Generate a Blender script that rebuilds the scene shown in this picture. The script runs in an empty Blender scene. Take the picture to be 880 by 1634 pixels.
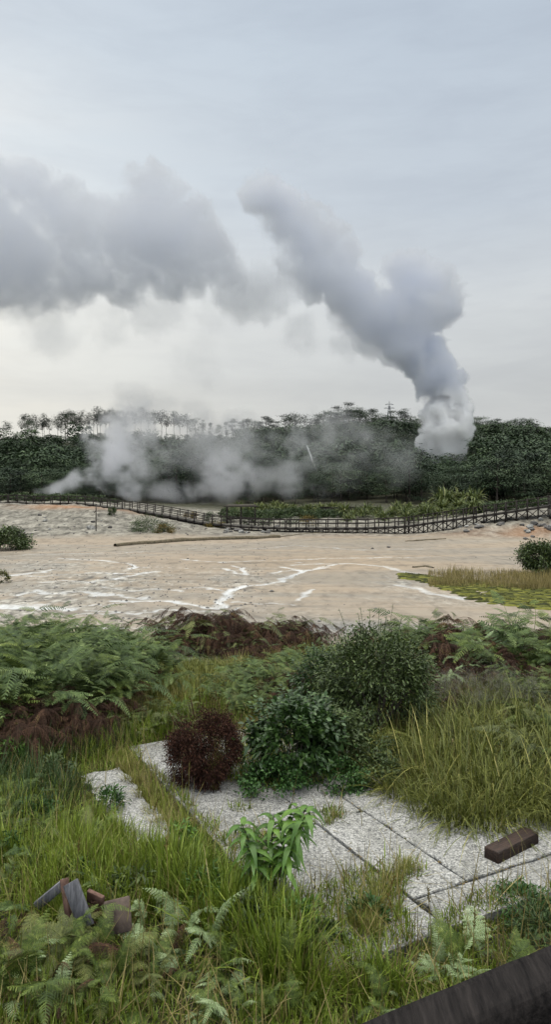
import bpy, math, random, time
import numpy as np
T0=time.time()
rng=np.random.default_rng(7); random.seed(7)
scene=bpy.context.scene
COL=scene.collection
F=1150.0; CAMZ=5.5; HOR=785.0
R=math.radians

# ------------------------------------------------------------------ numpy noise
_lat3=rng.random((64,64,64),dtype=np.float32)
def vnoise3(x,y,z):
    xi=np.floor(x).astype(np.int32); yi=np.floor(y).astype(np.int32); zi=np.floor(z).astype(np.int32)
    fx=(x-xi).astype(np.float32); fy=(y-yi).astype(np.float32); fz=(z-zi).astype(np.float32)
    fx=fx*fx*(3-2*fx); fy=fy*fy*(3-2*fy); fz=fz*fz*(3-2*fz)
    a,b,c=xi&63,yi&63,zi&63; a1,b1,c1=(a+1)&63,(b+1)&63,(c+1)&63
    L=_lat3
    def lerp(p,q,t): return p+(q-p)*t
    v0=lerp(lerp(L[a,b,c],L[a1,b,c],fx),lerp(L[a,b1,c],L[a1,b1,c],fx),fy)
    v1=lerp(lerp(L[a,b,c1],L[a1,b,c1],fx),lerp(L[a,b1,c1],L[a1,b1,c1],fx),fy)
    return lerp(v0,v1,fz)
def fbm3(x,y,z,oct=4,g=.5):
    s=0;a=1;t=0
    for o in range(oct):
        f=2.03**o
        s=s+a*vnoise3(x*f+11.3*o,y*f+5.7*o,z*f+3.1*o); t+=a; a*=g
    return s/t
def billow3(x,y,z,oct=4,g=.5):
    s=0;a=1;t=0
    for o in range(oct):
        f=2.03**o
        s=s+a*np.abs(2*vnoise3(x*f+11.3*o,y*f+5.7*o,z*f+3.1*o)-1); t+=a; a*=g
    return s/t
def n2(x,y,s,oct=4,seed=0,g=.5):
    x=np.asarray(x,float); y=np.asarray(y,float)
    return fbm3(x*s+seed*7.1,y*s+seed*3.7,np.zeros_like(x)+seed*1.37,oct,g)
def sm(t): t=np.clip(t,0,1); return t*t*(3-2*t)

# ------------------------------------------------------------------ terrain
RPX=np.array([-900,-300,0,100,170,260,340,400,440,520,600,660,720,760,800,880,1200,1800],float)
RPY=np.array([712,712,714,709,706,706,710,710,708,698,694,698,698,702,706,716,712,712],float)
def terrain(x,y):
    x=np.asarray(x,float); y=np.asarray(y,float)
    ys=np.maximum(y,4.0)
    base=np.interp(y,[-60,10.6,14,18,24,27,40,98,130,175,200,400],[2.5,2.5,1.95,1.1,.22,.02,0,0,1.5,3.3,4.6,5.0])
    px=440+F*x/ys
    L=2.55*sm((y-72)/44)*(1-sm((px-110)/290))*(1-sm((y-126)/50))
    Rr=2.7*sm((px-630)/260)*sm((y-76)/15)*(1-sm((y-112)/50))
    z=base+L+Rr
    rough=sm((y-66)/12)*(1-sm((y-170)/20))
    bank=np.clip(L+Rr,0,1.2)/1.2
    z=z+rough*(.12+.85*bank)*(n2(x,y,.35,5,3,.68)-.5)
    z=z+.05*(n2(x,y,.3,3,5)-.5)*(y<60)
    # the gravel hump and little creek edges near the bottom of the slope
    pr=440+F*x/385.0
    zr=CAMZ+(HOR-np.interp(pr,RPX,RPY))/F*385.0
    t=sm((y-178)/205)
    z=z+t*(zr-5.0)*(1-.55*sm((y-395)/260))
    z=z+t*4*(n2(x,y,.02,3,9)-.5)*(1-sm((y-340)/40))
    return z
def tz(x,y): return float(terrain(np.array([x]),np.array([y]))[0])
def G(px,py,ymax=360):
    """first point of the ground under a direction"""
    ys=np.concatenate([np.arange(2.5,30,.05),np.arange(30,ymax,.25)])
    xs=(px-440)/F*ys; zray=CAMZ+(HOR-py)/F*ys
    hit=np.nonzero(terrain(xs,ys)>=zray)[0]
    k=hit[0] if len(hit) else len(ys)-1
    return float(xs[k]),float(ys[k]),float(terrain(xs[k:k+1],ys[k:k+1])[0])

# ------------------------------------------------------------------ materials
def newmat(name):
    m=bpy.data.materials.new(name); m.use_nodes=True
    nt=m.node_tree; nt.nodes.clear()
    return m,nt,nt.nodes,nt.links
def ramp(N,L,fac,stops):
    r=N.new('ShaderNodeValToRGB'); cr=r.color_ramp
    while len(cr.elements)<len(stops): cr.elements.new(.5)
    for e,(p,c) in zip(cr.elements,stops):
        e.position=p; e.color=(*c,1) if len(c)==3 else c
    if fac is not None: L.new(fac,r.inputs[0])
    return r.outputs[0]
def noise(N,L,vec,scale,detail=4,rough=.55,dist=0):
    n=N.new('ShaderNodeTexNoise'); n.inputs['Scale'].default_value=scale; n.inputs['Detail'].default_value=detail
    n.inputs['Roughness'].default_value=rough; n.inputs['Distortion'].default_value=dist
    if vec is not None: L.new(vec,n.inputs['Vector'])
    return n.outputs['Fac']
def mixc(N,L,f,a,b,mode='MIX'):
    m=N.new('ShaderNodeMix'); m.data_type='RGBA'; m.blend_type=mode
    for s,v in ((m.inputs[0],f),(m.inputs[6],a),(m.inputs[7],b)):
        if isinstance(v,(int,float)): s.default_value=v
        elif isinstance(v,tuple): s.default_value=(*v,1)
        else: L.new(v,s)
    return m.outputs[2]
def mth(N,L,op,a,b=None,c=None):
    m=N.new('ShaderNodeMath'); m.operation=op
    for i,v in enumerate((a,b,c)):
        if v is None: continue
        if isinstance(v,(int,float)): m.inputs[i].default_value=v
        else: L.new(v,m.inputs[i])
    return m.outputs[0]
def attr(N,name):
    a=N.new('ShaderNodeAttribute'); a.attribute_name=name; return a.outputs['Fac']
def leafmat(name,stops,rough=.55,trans=.22,spec=.4,k=1.22,rw=.15):
    stops=[(p,tuple(min(v*k,.8) for v in c)) for p,c in stops]
    m,nt,N,L=newmat(name)
    t=attr(N,'tint'); g=N.new('ShaderNodeNewGeometry'); oi=N.new('ShaderNodeObjectInfo')
    f=mth(N,L,'ADD',mth(N,L,'MULTIPLY',t,1-rw),mth(N,L,'MULTIPLY',oi.outputs['Random'],rw))
    c=ramp(N,L,f,stops)
    b=N.new('ShaderNodeBsdfPrincipled'); L.new(c,b.inputs['Base Color']); b.inputs['Roughness'].default_value=rough
    b.inputs['Specular IOR Level'].default_value=spec
    tr=N.new('ShaderNodeBsdfTranslucent'); L.new(c,tr.inputs['Color'])
    mx=N.new('ShaderNodeMixShader'); mx.inputs[0].default_value=trans
    L.new(b.outputs[0],mx.inputs[1]); L.new(tr.outputs[0],mx.inputs[2])
    o=N.new('ShaderNodeOutputMaterial'); L.new(mx.outputs[0],o.inputs['Surface'])
    return m
def solidmat(name,c1,c2,scale=8,rough=.75,bump=.3,detail=6,stretch=None,spec=.3):
    m,nt,N,L=newmat(name)
    tc=N.new('ShaderNodeTexCoord'); mp=N.new('ShaderNodeMapping'); L.new(tc.outputs['Object'],mp.inputs[0])
    if stretch: mp.inputs['Scale'].default_value=stretch
    f=noise(N,L,mp.outputs[0],scale,detail,.65)
    f2=ramp(N,L,f,[(.3,(0,0,0)),(.7,(1,1,1))])
    c=mixc(N,L,f2,c1,c2)
    b=N.new('ShaderNodeBsdfPrincipled'); L.new(c,b.inputs['Base Color']); b.inputs['Roughness'].default_value=rough
    b.inputs['Specular IOR Level'].default_value=spec
    bp=N.new('ShaderNodeBump'); bp.inputs['Strength'].default_value=bump; bp.inputs['Distance'].default_value=.02
    L.new(f,bp.inputs['Height']); L.new(bp.outputs[0],b.inputs['Normal'])
    o=N.new('ShaderNodeOutputMaterial'); L.new(b.outputs[0],o.inputs['Surface'])
    return m

M={}
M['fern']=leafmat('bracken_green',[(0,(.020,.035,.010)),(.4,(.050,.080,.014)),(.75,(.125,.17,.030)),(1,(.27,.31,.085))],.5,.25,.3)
M['fernblue']=leafmat('bracken_glaucous',[(0,(.022,.042,.016)),(.4,(.055,.092,.024)),(.75,(.13,.185,.052)),(1,(.31,.37,.15))],.5,.25,.3)
M['fernpale']=leafmat('bracken_pale',[(0,(.09,.14,.05)),(.5,(.19,.26,.11)),(1,(.38,.46,.26))],.5)
M['fernbrown']=leafmat('bracken_dead',[(0,(.018,.012,.009)),(.5,(.045,.026,.018)),(.8,(.095,.052,.032)),(1,(.17,.14,.05))],.75,.15,.1)
M['fernyel']=leafmat('bracken_yellowing',[(0,(.04,.05,.014)),(.5,(.09,.11,.028)),(1,(.20,.21,.06))],.55)
M['dome']=leafmat('dry_red_twigs',[(0,(.014,.008,.006)),(.5,(.036,.017,.012)),(.8,(.075,.032,.02)),(.93,(.12,.06,.03)),(1,(.09,.09,.03))],.75,.1,.1)
M['grass']=leafmat('grass_green',[(0,(.045,.07,.008)),(.45,(.13,.19,.018)),(.8,(.25,.31,.04)),(.93,(.24,.24,.07)),(1,(.32,.26,.12))],.5,.3)
M['grassdark']=leafmat('grass_dark',[(0,(.018,.035,.010)),(.5,(.04,.075,.016)),(.9,(.08,.13,.03)),(1,(.20,.18,.08))],.5,.3)
M['grassol']=leafmat('grass_olive',[(0,(.05,.062,.012)),(.4,(.105,.125,.022)),(.75,(.23,.235,.05)),(.92,(.36,.32,.10)),(1,(.34,.27,.13))],.5,.3)
M['straw']=leafmat('grass_straw',[(0,(.09,.075,.025)),(.5,(.22,.18,.06)),(1,(.38,.31,.13))],.6,.3)
M['seed']=leafmat('seed_heads',[(0,(.10,.10,.075)),(.5,(.20,.20,.16)),(1,(.34,.33,.27))],.7,.3)
M['leaf']=leafmat('shrub_leaves',[(0,(.018,.038,.010)),(.5,(.042,.09,.020)),(.88,(.10,.17,.04)),(.97,(.11,.15,.05)),(1,(.16,.06,.03))],.38,.2,.5)
M['leafol']=leafmat('shrub_leaves_olive',[(0,(.022,.036,.010)),(.5,(.055,.085,.022)),(.88,(.12,.16,.045)),(1,(.15,.10,.05))],.45,.2,.4)
M['herb']=leafmat('herb_leaves',[(0,(.02,.05,.012)),(.5,(.04,.10,.02)),(1,(.09,.18,.035))],.5,.25)
M['sap']=leafmat('sapling_leaves',[(0,(.035,.08,.012)),(.5,(.075,.165,.02)),(1,(.17,.30,.045))],.4,.3,.5)
M['tree']=leafmat('forest_leaves',[(0,(.022,.038,.022)),(.5,(.042,.068,.032)),(.85,(.075,.11,.048)),(1,(.14,.17,.07))],.6,.2,.25,rw=.5)
M['treedark']=leafmat('pine_needles',[(0,(.012,.02,.013)),(.5,(.02,.034,.019)),(1,(.06,.08,.038))],.6,.15,.2,rw=.5)
M['reed']=leafmat('giant_reed_leaves',[(0,(.04,.055,.02)),(.4,(.09,.12,.035)),(.8,(.18,.21,.06)),(1,(.30,.28,.12))],.5,.3)
M['hedge']=leafmat('hedge_leaves',[(0,(.02,.035,.014)),(.5,(.05,.08,.025)),(1,(.11,.15,.045))],.5,.25)
M['moss']=leafmat('moss',[(0,(.02,.022,.010)),(.4,(.05,.055,.014)),(1,(.16,.16,.035))],.8,.1,.1)
M['ochre']=leafmat('mound_plants',[(0,(.06,.07,.015)),(.5,(.14,.10,.03)),(1,(.22,.13,.05))],.7,.2,.1)
M['bark']=solidmat('bark',(.04,.032,.026),(.10,.085,.07),6,.9,.5)
M['palebark']=solidmat('pale_bark',(.14,.12,.10),(.28,.25,.22),6,.9,.3)
M['stalk']=solidmat('stalk',(.05,.06,.02),(.10,.09,.04),10,.7,.1)
M['darkwood']=solidmat('weathered_dark_timber',(.018,.014,.012),(.055,.045,.038),7,.8,.5,8,(1,1,6))
M['deckwood']=solidmat('worn_deck_boards',(.045,.04,.035),(.13,.12,.10),3,.8,.3)
M['rail']=solidmat('blackened_handrail_timber',(.005,.004,.004),(.032,.027,.025),9,.8,.8,8,(8,.7,8),.15)
M['block']=solidmat('damp_brown_timber',(.012,.008,.006),(.07,.038,.024),12,.6,.7,8,(1,6,6),.4)
M['board']=solidmat('grey_board',(.05,.05,.055),(.20,.20,.215),9,.8,.4,6,(6,1,1))
M['rustboard']=solidmat('rusty_board',(.06,.03,.022),(.20,.12,.09),14,.8,.4)
M['tan']=solidmat('stained_tile',(.06,.045,.038),(.18,.135,.105),9,.8,.4)
M['rock']=solidmat('grey_rock',(.10,.10,.095),(.38,.37,.34),2.2,.9,.8)
M['darkrock']=solidmat('dark_rock',(.045,.042,.04),(.16,.15,.14),3,.85,.8)
M['steel']=solidmat('galvanised_steel',(.10,.11,.12),(.18,.19,.20),3,.5,.1)
M['white']=solidmat('pale_paint',(.6,.6,.58),(.8,.8,.78),1,.5,.1)
M['roof']=solidmat('thatch_dark',(.03,.025,.02),(.08,.07,.055),5,.95,.6)
M['curb']=solidmat('curb_earth',(.06,.05,.03),(.22,.18,.12),5,.95,.9)

# terrazzo
def terrazzo():
    m,nt,N,L=newmat('speckled_washed_concrete')
    tc=N.new('ShaderNodeTexCoord'); v=tc.outputs['Object']
    vo=N.new('ShaderNodeTexVoronoi'); vo.inputs['Scale'].default_value=74; L.new(v,vo.inputs['Vector'])
    sp=N.new('ShaderNodeSeparateColor'); L.new(vo.outputs['Color'],sp.inputs[0])
    c=ramp(N,L,sp.outputs[0],[(0,(.16,.16,.16)),(.14,(.26,.26,.255)),(.3,(.40,.395,.38)),(.7,(.50,.495,.47)),(1,(.74,.73,.70))])
    e=ramp(N,L,vo.outputs['Distance'],[(.0,(1,1,1)),(.55,(.85,.85,.85)),(.8,(.5,.5,.5))])
    c=mixc(N,L,.8,c,e,'MULTIPLY')
    big=noise(N,L,v,1.6,5,.6)
    st=ramp(N,L,big,[(.33,(.50,.50,.46)),(.47,(.85,.85,.83)),(.6,(1,1,1))])
    c=mixc(N,L,.8,c,st,'MULTIPLY')
    fine=noise(N,L,v,9,5,.7); ds=ramp(N,L,fine,[(.30,(.22,.22,.16)),(.42,(1,1,1))])
    oi=N.new('ShaderNodeObjectInfo'); c=mixc(N,L,1.0,c,ramp(N,L,oi.outputs['Random'],[(0,(.86,.86,.85)),(1,(1.05,1.05,1.04))]),'MULTIPLY')
    c=mixc(N,L,.7,c,ds,'MULTIPLY')
    c=mixc(N,L,1.0,c,(.70,.70,.70),'MULTIPLY')
    b=N.new('ShaderNodeBsdfPrincipled'); L.new(c,b.inputs['Base Color']); b.inputs['Roughness'].default_value=.8
    bp=N.new('ShaderNodeBump'); bp.inputs['Strength'].default_value=.5; bp.inputs['Distance'].default_value=.004
    L.new(vo.outputs['Distance'],bp.inputs['Height']); L.new(bp.outputs[0],b.inputs['Normal'])
    o=N.new('ShaderNodeOutputMaterial'); L.new(b.outputs[0],o.inputs['Surface'])
    return m
M['terrazzo']=terrazzo()

# ------------------------------------------------------------------ mesh tools
def make_obj(name,V,Q,mat,parent=None,tint=None,smooth=False,loc=None,link=True):
    V=np.asarray(V,np.float32); Q=np.asarray(Q,np.int32)
    me=bpy.data.meshes.new(name)
    me.vertices.add(len(V)); me.vertices.foreach_set('co',V.ravel())
    k=Q.shape[1]
    me.loops.add(Q.size); me.loops.foreach_set('vertex_index',Q.ravel())
    me.polygons.add(len(Q)); me.polygons.foreach_set('loop_start',np.arange(0,Q.size,k,dtype=np.int32))
    me.polygons.foreach_set('loop_total',np.full(len(Q),k,np.int32))
    if smooth: me.polygons.foreach_set('use_smooth',np.ones(len(Q),bool))
    me.update(calc_edges=True)
    if tint is not None:
        a=me.attributes.new('tint','FLOAT','FACE'); a.data.foreach_set('value',np.asarray(tint,np.float32))
    me.materials.append(mat)
    o=bpy.data.objects.new(name,me)
    if link: COL.objects.link(o)
    if parent: o.parent=parent
    if loc is not None: o.location=loc
    return o
class MB:
    def __init__(s): s.V=[];s.Q=[];s.T=[];s.n=0
    def add(s,V,Q,T=None):
        s.V.append(V); s.Q.append(Q+s.n); s.n+=len(V)
        s.T.append(np.full(len(Q),.5) if T is None else T)
    def build(s,name,mat,parent=None,smooth=False,loc=None,link=True):
        return make_obj(name,np.concatenate(s.V),np.concatenate(s.Q),mat,parent,np.concatenate(s.T),smooth,loc,link)
def nrm(v): return v/np.maximum(np.linalg.norm(v,axis=-1,keepdims=True),1e-9)
def ribbons(mb,root,d,side,L,W,droop,seg,prof,tint,fold=0.0):
    """N tapered blades: p(t)=root+d*L*t-z*droop*L*t^2"""
    n=len(root); t=np.linspace(0,1,seg+1)
    L=np.broadcast_to(L,(n,)); W=np.broadcast_to(W,(n,)); droop=np.broadcast_to(droop,(n,))
    P=root[:,None,:]+d[:,None,:]*(L[:,None]*t)[:,:,None]
    P[:,:,2]-=(droop*L)[:,None]*t**2
    w=(W[:,None]*prof(t)[None,:]*.5)[:,:,None]
    A=P-side[:,None,:]*w; B=P+side[:,None,:]*w
    if fold:
        up=nrm(np.cross(side,d)); A=A+up[:,None,:]*w*fold; B=B+up[:,None,:]*w*fold
        V=np.stack([A,P,B],2).reshape(-1,3); m=3
        i=np.arange(n)[:,None]*(seg+1)*3+np.arange(seg)[None,:]*3
        q1=np.stack([i,i+1,i+4,i+3],-1); q2=np.stack([i+1,i+2,i+5,i+4],-1)
        Q=np.concatenate([q1,q2],1).reshape(-1,4); T=np.repeat(tint,seg*2)
    else:
        V=np.stack([A,B],2).reshape(-1,3)
        i=np.arange(n)[:,None]*(seg+1)*2+np.arange(seg)[None,:]*2
        Q=np.stack([i,i+1,i+3,i+2],-1).reshape(-1,4); T=np.repeat(tint,seg)
    mb.add(V,Q,T)
def taper(t): return np.clip(1-t**1.6,.04,1)*np.clip(.6+t*3,0,1)
def oval(t): return np.clip(np.sin(np.pi*np.clip(t*.94+.05,0,1))**.75,.05,1)
def lance(t): return np.clip(np.sin(np.pi*np.clip(t**.7*.97+.02,0,1))**.9,.04,1)
def tube(mb,P,rad,k=6,tint=.5):
    P=np.asarray(P,float); n=len(P); rad=np.broadcast_to(rad,(n,))
    T=nrm(np.gradient(P,axis=0)); up=np.array([0,0,1.]) if abs(T[0][2])<.9 else np.array([1.,0,0])
    A=nrm(np.cross(T,up)); B=np.cross(T,A); a=np.arange(k)/k*2*np.pi
    V=(P[:,None]+(A[:,None]*np.cos(a)[None,:,None]+B[:,None]*np.sin(a)[None,:,None])*rad[:,None,None]).reshape(-1,3)
    i=np.arange(n-1)[:,None]*k; j=np.arange(k)[None,:]; j2=(j+1)%k
    Q=np.stack([i+j,i+j2,i+k+j2,i+k+j],-1).reshape(-1,4)
    mb.add(V,Q,np.full(len(Q),tint))
BOXQ=np.array([[0,1,3,2],[4,6,7,5],[0,4,5,1],[2,3,7,6],[0,2,6,4],[1,5,7,3]])
def beam(mb,a,b,w,h,up=(0,0,1),ext=0):
    """box from a to b, w wide (sideways) and h high"""
    a=np.array(a,float); b=np.array(b,float); d=nrm(b-a); a=a-d*ext; b=b+d*ext
    up=np.array(up,float)
    if abs(np.dot(d,up))>.95: up=np.array([0,1.,0])
    s=nrm(np.cross(d,up)); u=np.cross(s,d)
    V=np.array([p+s*w*.5*i+u*h*.5*j for p in (a,b) for i in (-1,1) for j in (-1,1)])
    mb.add(V,BOXQ.copy())
def bevel(o,w=.004,seg=2):
    md=o.modifiers.new('bevel','BEVEL'); md.width=w; md.segments=seg
def empty(name,loc=(0,0,0),rz=0,sc=1):
    o=bpy.data.objects.new(name,None); COL.objects.link(o); o.location=loc; o.rotation_euler=(0,0,rz)
    o.scale=(sc,sc,sc) if not isinstance(sc,tuple) else sc; o.empty_display_size=.1
    return o
def tag(o,label=None,cat=None,group=None,kind=None):
    if label: o['label']=label
    if cat: o['category']=cat
    if group: o['group']=group
    if kind: o['kind']=kind
    return o
def inst(src,parent,loc=(0,0,0),rot=(0,0,0),sc=1,name=None):
    c=src.copy(); COL.objects.link(c); c.parent=parent; c.location=loc; c.rotation_euler=rot; c.scale=(sc,)*3 if not isinstance(sc,tuple) else sc
    if name: c.name=name
    return c
def rdir(n,zlo,zhi,g=rng):
    a=g.random(n)*2*np.pi; z=g.uniform(zlo,zhi,n); r=np.sqrt(1-z*z)
    return np.stack([r*np.cos(a),r*np.sin(a),z],-1)

# ------------------------------------------------------------------ ground
SU=np.array([.465,-.885]); SV=np.array([.885,.465]); SO=np.array([.713,6.83])
def slab_uv(x,y):
    p=np.stack([np.asarray(x)-SO[0],np.asarray(y)-SO[1]],-1); return p@SU,p@SV
def gp(px,py,z=0.0):
    d=(CAMZ-z)*F/(py-HOR); return ((px-440)/F*d,d)
STREAMS=[ # (px,py) polylines across the flat, width in metres, strength
 ([(-30,972),(30,971),(60,969),(110,972)],.7,1),([(190,958),(250,960),(300,964),(345,966)],.42,1),
 ([(356,966),(354,952),(362,944),(392,937),(430,929),(460,921),(482,914),(484,909),(450,905)],.40,1),
 ([(484,912),(520,905),(535,901),(480,897)],.22,.8),([(362,907),(372,915),(392,917),(385,907),(376,902)],.25,.9),
 ([(0,921),(22,918),(50,913),(80,910)],.35,.7),([(210,909),(222,905),(205,899),(180,897),(150,893),(100,890)],.3,.9),
 ([(60,930),(100,928),(140,930),(175,925),(215,918),(250,912)],.35,.8),([(474,958),(488,949),(510,942)],.3,.7),
 ([(0,888),(60,884),(140,884),(230,880)],.22,.7),([(290,893),(350,897),(440,893),(560,890),(700,888)],.25,.6),
 ([(300,875),(400,876),(470,870),(560,877),(680,876)],.25,.5),([(640,935),(690,945),(740,956)],.45,.6),([(720,950),(800,962),(880,966)],.4,.5),
 ([(470,902),(560,900),(620,905),(660,915)],.5,.5),([(100,945),(150,950),(190,948),(240,955)],.3,.8),
 ([(120,1005),(180,1003),(240,1003),(275,1006)],.3,.8),([(20,950),(60,940),(95,948)],.25,.7),([(160,938),(200,942),(240,938),(290,945)],.25,.7)]
DARKS=[([(110,930),(125,928),(150,922)],.3,1),([(195,897),(215,903),(222,905)],.2,.7),([(20,914),(70,909),(85,909)],.25,.9),
 ([(180,900),(240,897),(300,896)],.14,.6),([(330,896),(400,899),(480,896)],.14,.6),([(60,889),(140,888),(220,886)],.14,.6),
 ([(650,893),(600,896)],.12,.5),([(330,930),(380,928),(420,926)],.2,.5),([(60,905),(110,903)],.12,.5),([(500,872),(600,873),(700,870)],.12,.5)]
def seg_dist(x,y,pts):
    d=np.full(x.shape,1e9)
    for (ax,ay),(bx,by) in zip(pts[:-1],pts[1:]):
        vx,vy=bx-ax,by-ay; t=np.clip(((x-ax)*vx+(y-ay)*vy)/(vx*vx+vy*vy+1e-9),0,1)
        d=np.minimum(d,np.hypot(x-ax-t*vx,y-ay-t*vy))
    return d
def blob(x,y,cx,cy,rx,ry):
    return np.exp(-(((x-cx)/rx)**2+((y-cy)/ry)**2))
_g=np.random.default_rng(77)
for _ in range(26):
    a=_g.uniform(-20,430); b=_g.uniform(895,985); pts=[(a,b)]
    for q in range(4): a+=_g.uniform(12,38); b+=_g.uniform(-4,4)*(b-860)/90; pts.append((a,b))
    (STREAMS if _g.random()<.6 else DARKS).append((pts,_g.uniform(.10,.26),_g.uniform(.5,1)))
def build_ground():
    rows=[-60,-30,-12,-4]; y=0.0
    while y<26: rows.append(y); y+=.14
    while y<125: rows.append(y); y*=1.0045
    while y<440: rows.append(y); y*=1.014
    while y<6000: rows.append(y); y*=1.15
    rows=np.array(rows)
    a=np.linspace(-.46,.46,460); b=.46*1.045**np.arange(1,60)
    cols=np.concatenate([-b[::-1],a,b])
    Y,Tt=np.meshgrid(rows,cols,indexing='ij')
    X=Tt*(np.maximum(Y,0)+6.0)
    Z=terrain(X,Y)
    wx=X+1.2*(n2(X,Y,.45,3,21)-.5)+.35*(n2(X,Y,2.2,2,25)-.5); wy=Y+3.0*(n2(X,Y,.4,3,22)-.5)+.8*(n2(X,Y,2.0,2,26)-.5)
    st=np.zeros_like(X); dk=np.zeros_like(X)
    flat=(Y>20)&(Y<100)&(np.abs(Tt)<.46)
    fx,fy=wx[flat],wy[flat]
    s_=np.zeros(fx.shape); k_=np.zeros(fx.shape)
    wn=.5+1.2*n2(fx,fy,.8,3,33)
    for pts,w,am in STREAMS:
        d=seg_dist(fx,fy,[gp(*p) for p in pts]); s_=np.maximum(s_,am*(1-sm((d/(w*.72*wn)-.35)/.75)))
    for pts,w,am in DARKS:
        d=seg_dist(fx,fy,[gp(*p) for p in pts]); k_=np.maximum(k_,am*(1-sm((d/(w*wn)-.3)/.9)))
    st[flat]=s_; dk[flat]=k_
    Z=Z-.05*st-.06*dk
    # colour zones of the ground
    veg=np.clip(1-sm((Y-23.5-3*(n2(X,Y,.25,3,41)-.5))/2.2),0,1)
    back=sm((Y-128)/20)
    veg=np.maximum(veg,back)
    px=440+F*X/np.maximum(Y,5)
    bank=sm((Z-.12)/.5)*(Y>60)*(Y<160)
    bank=np.maximum(bank,sm((Y-84)/8)*(Y<170)*.9)
    crust=np.zeros_like(X)
    for cpx,cpy,rpx,ry,am in [(40,960,130,9,1),(150,930,140,9,.75),(60,905,120,9,.6),(380,925,90,8,.5),(300,985,220,3,.5),(760,955,160,3,.45),(500,1000,150,1.6,.9),(640,930,50,4,.6)]:
        cx,cy=gp(cpx,cpy); crust=np.maximum(crust,am*blob(X,Y,cx,cy,rpx/F*cy,ry))
    org=np.zeros_like(X)
    for cpx,cd,rpx,ry,am in [(110,112,75,3,.8),(60,116,40,2,.6),(850,82,60,3,.6),(230,112,70,3,.5),(600,84,200,8,.45),(240,45,90,5,.6),(560,60,240,16,.45)]:
        org=np.maximum(org,am*blob(X,Y,(cpx-440)/F*cd,cd,rpx/F*cd,ry))
    grv=np.zeros_like(X)
    gx,gy,_=G(300,1048); grv=np.maximum(grv,blob(X,Y,gx,gy,1.6,2.2)); gx2,gy2=gp(480,1003)
    grv=np.maximum(grv,.9*blob(X,Y,gx2,gy2,5,1.4))
    veg=veg*(1-np.clip(grv*1.3,0,1))
    nr,nc=X.shape
    V=np.stack([X,Y,Z],-1).reshape(-1,3)
    i=np.arange(nr-1)[:,None]*nc+np.arange(nc-1)[None,:]
    Q=np.stack([i,i+1,i+nc+1,i+nc],-1).reshape(-1,4)
    o=make_obj('ground',V,Q,M['ground'],smooth=True)
    for nme,arr in (('stream',st),('dark',dk),('veg',veg),('bank',bank),('crust',crust),('org',org),('grv',grv)):
        at=o.data.attributes.new(nme,'FLOAT','POINT'); at.data.foreach_set('value',arr.astype(np.float32).ravel())
    tag(o,kind='structure')
    return o
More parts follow.
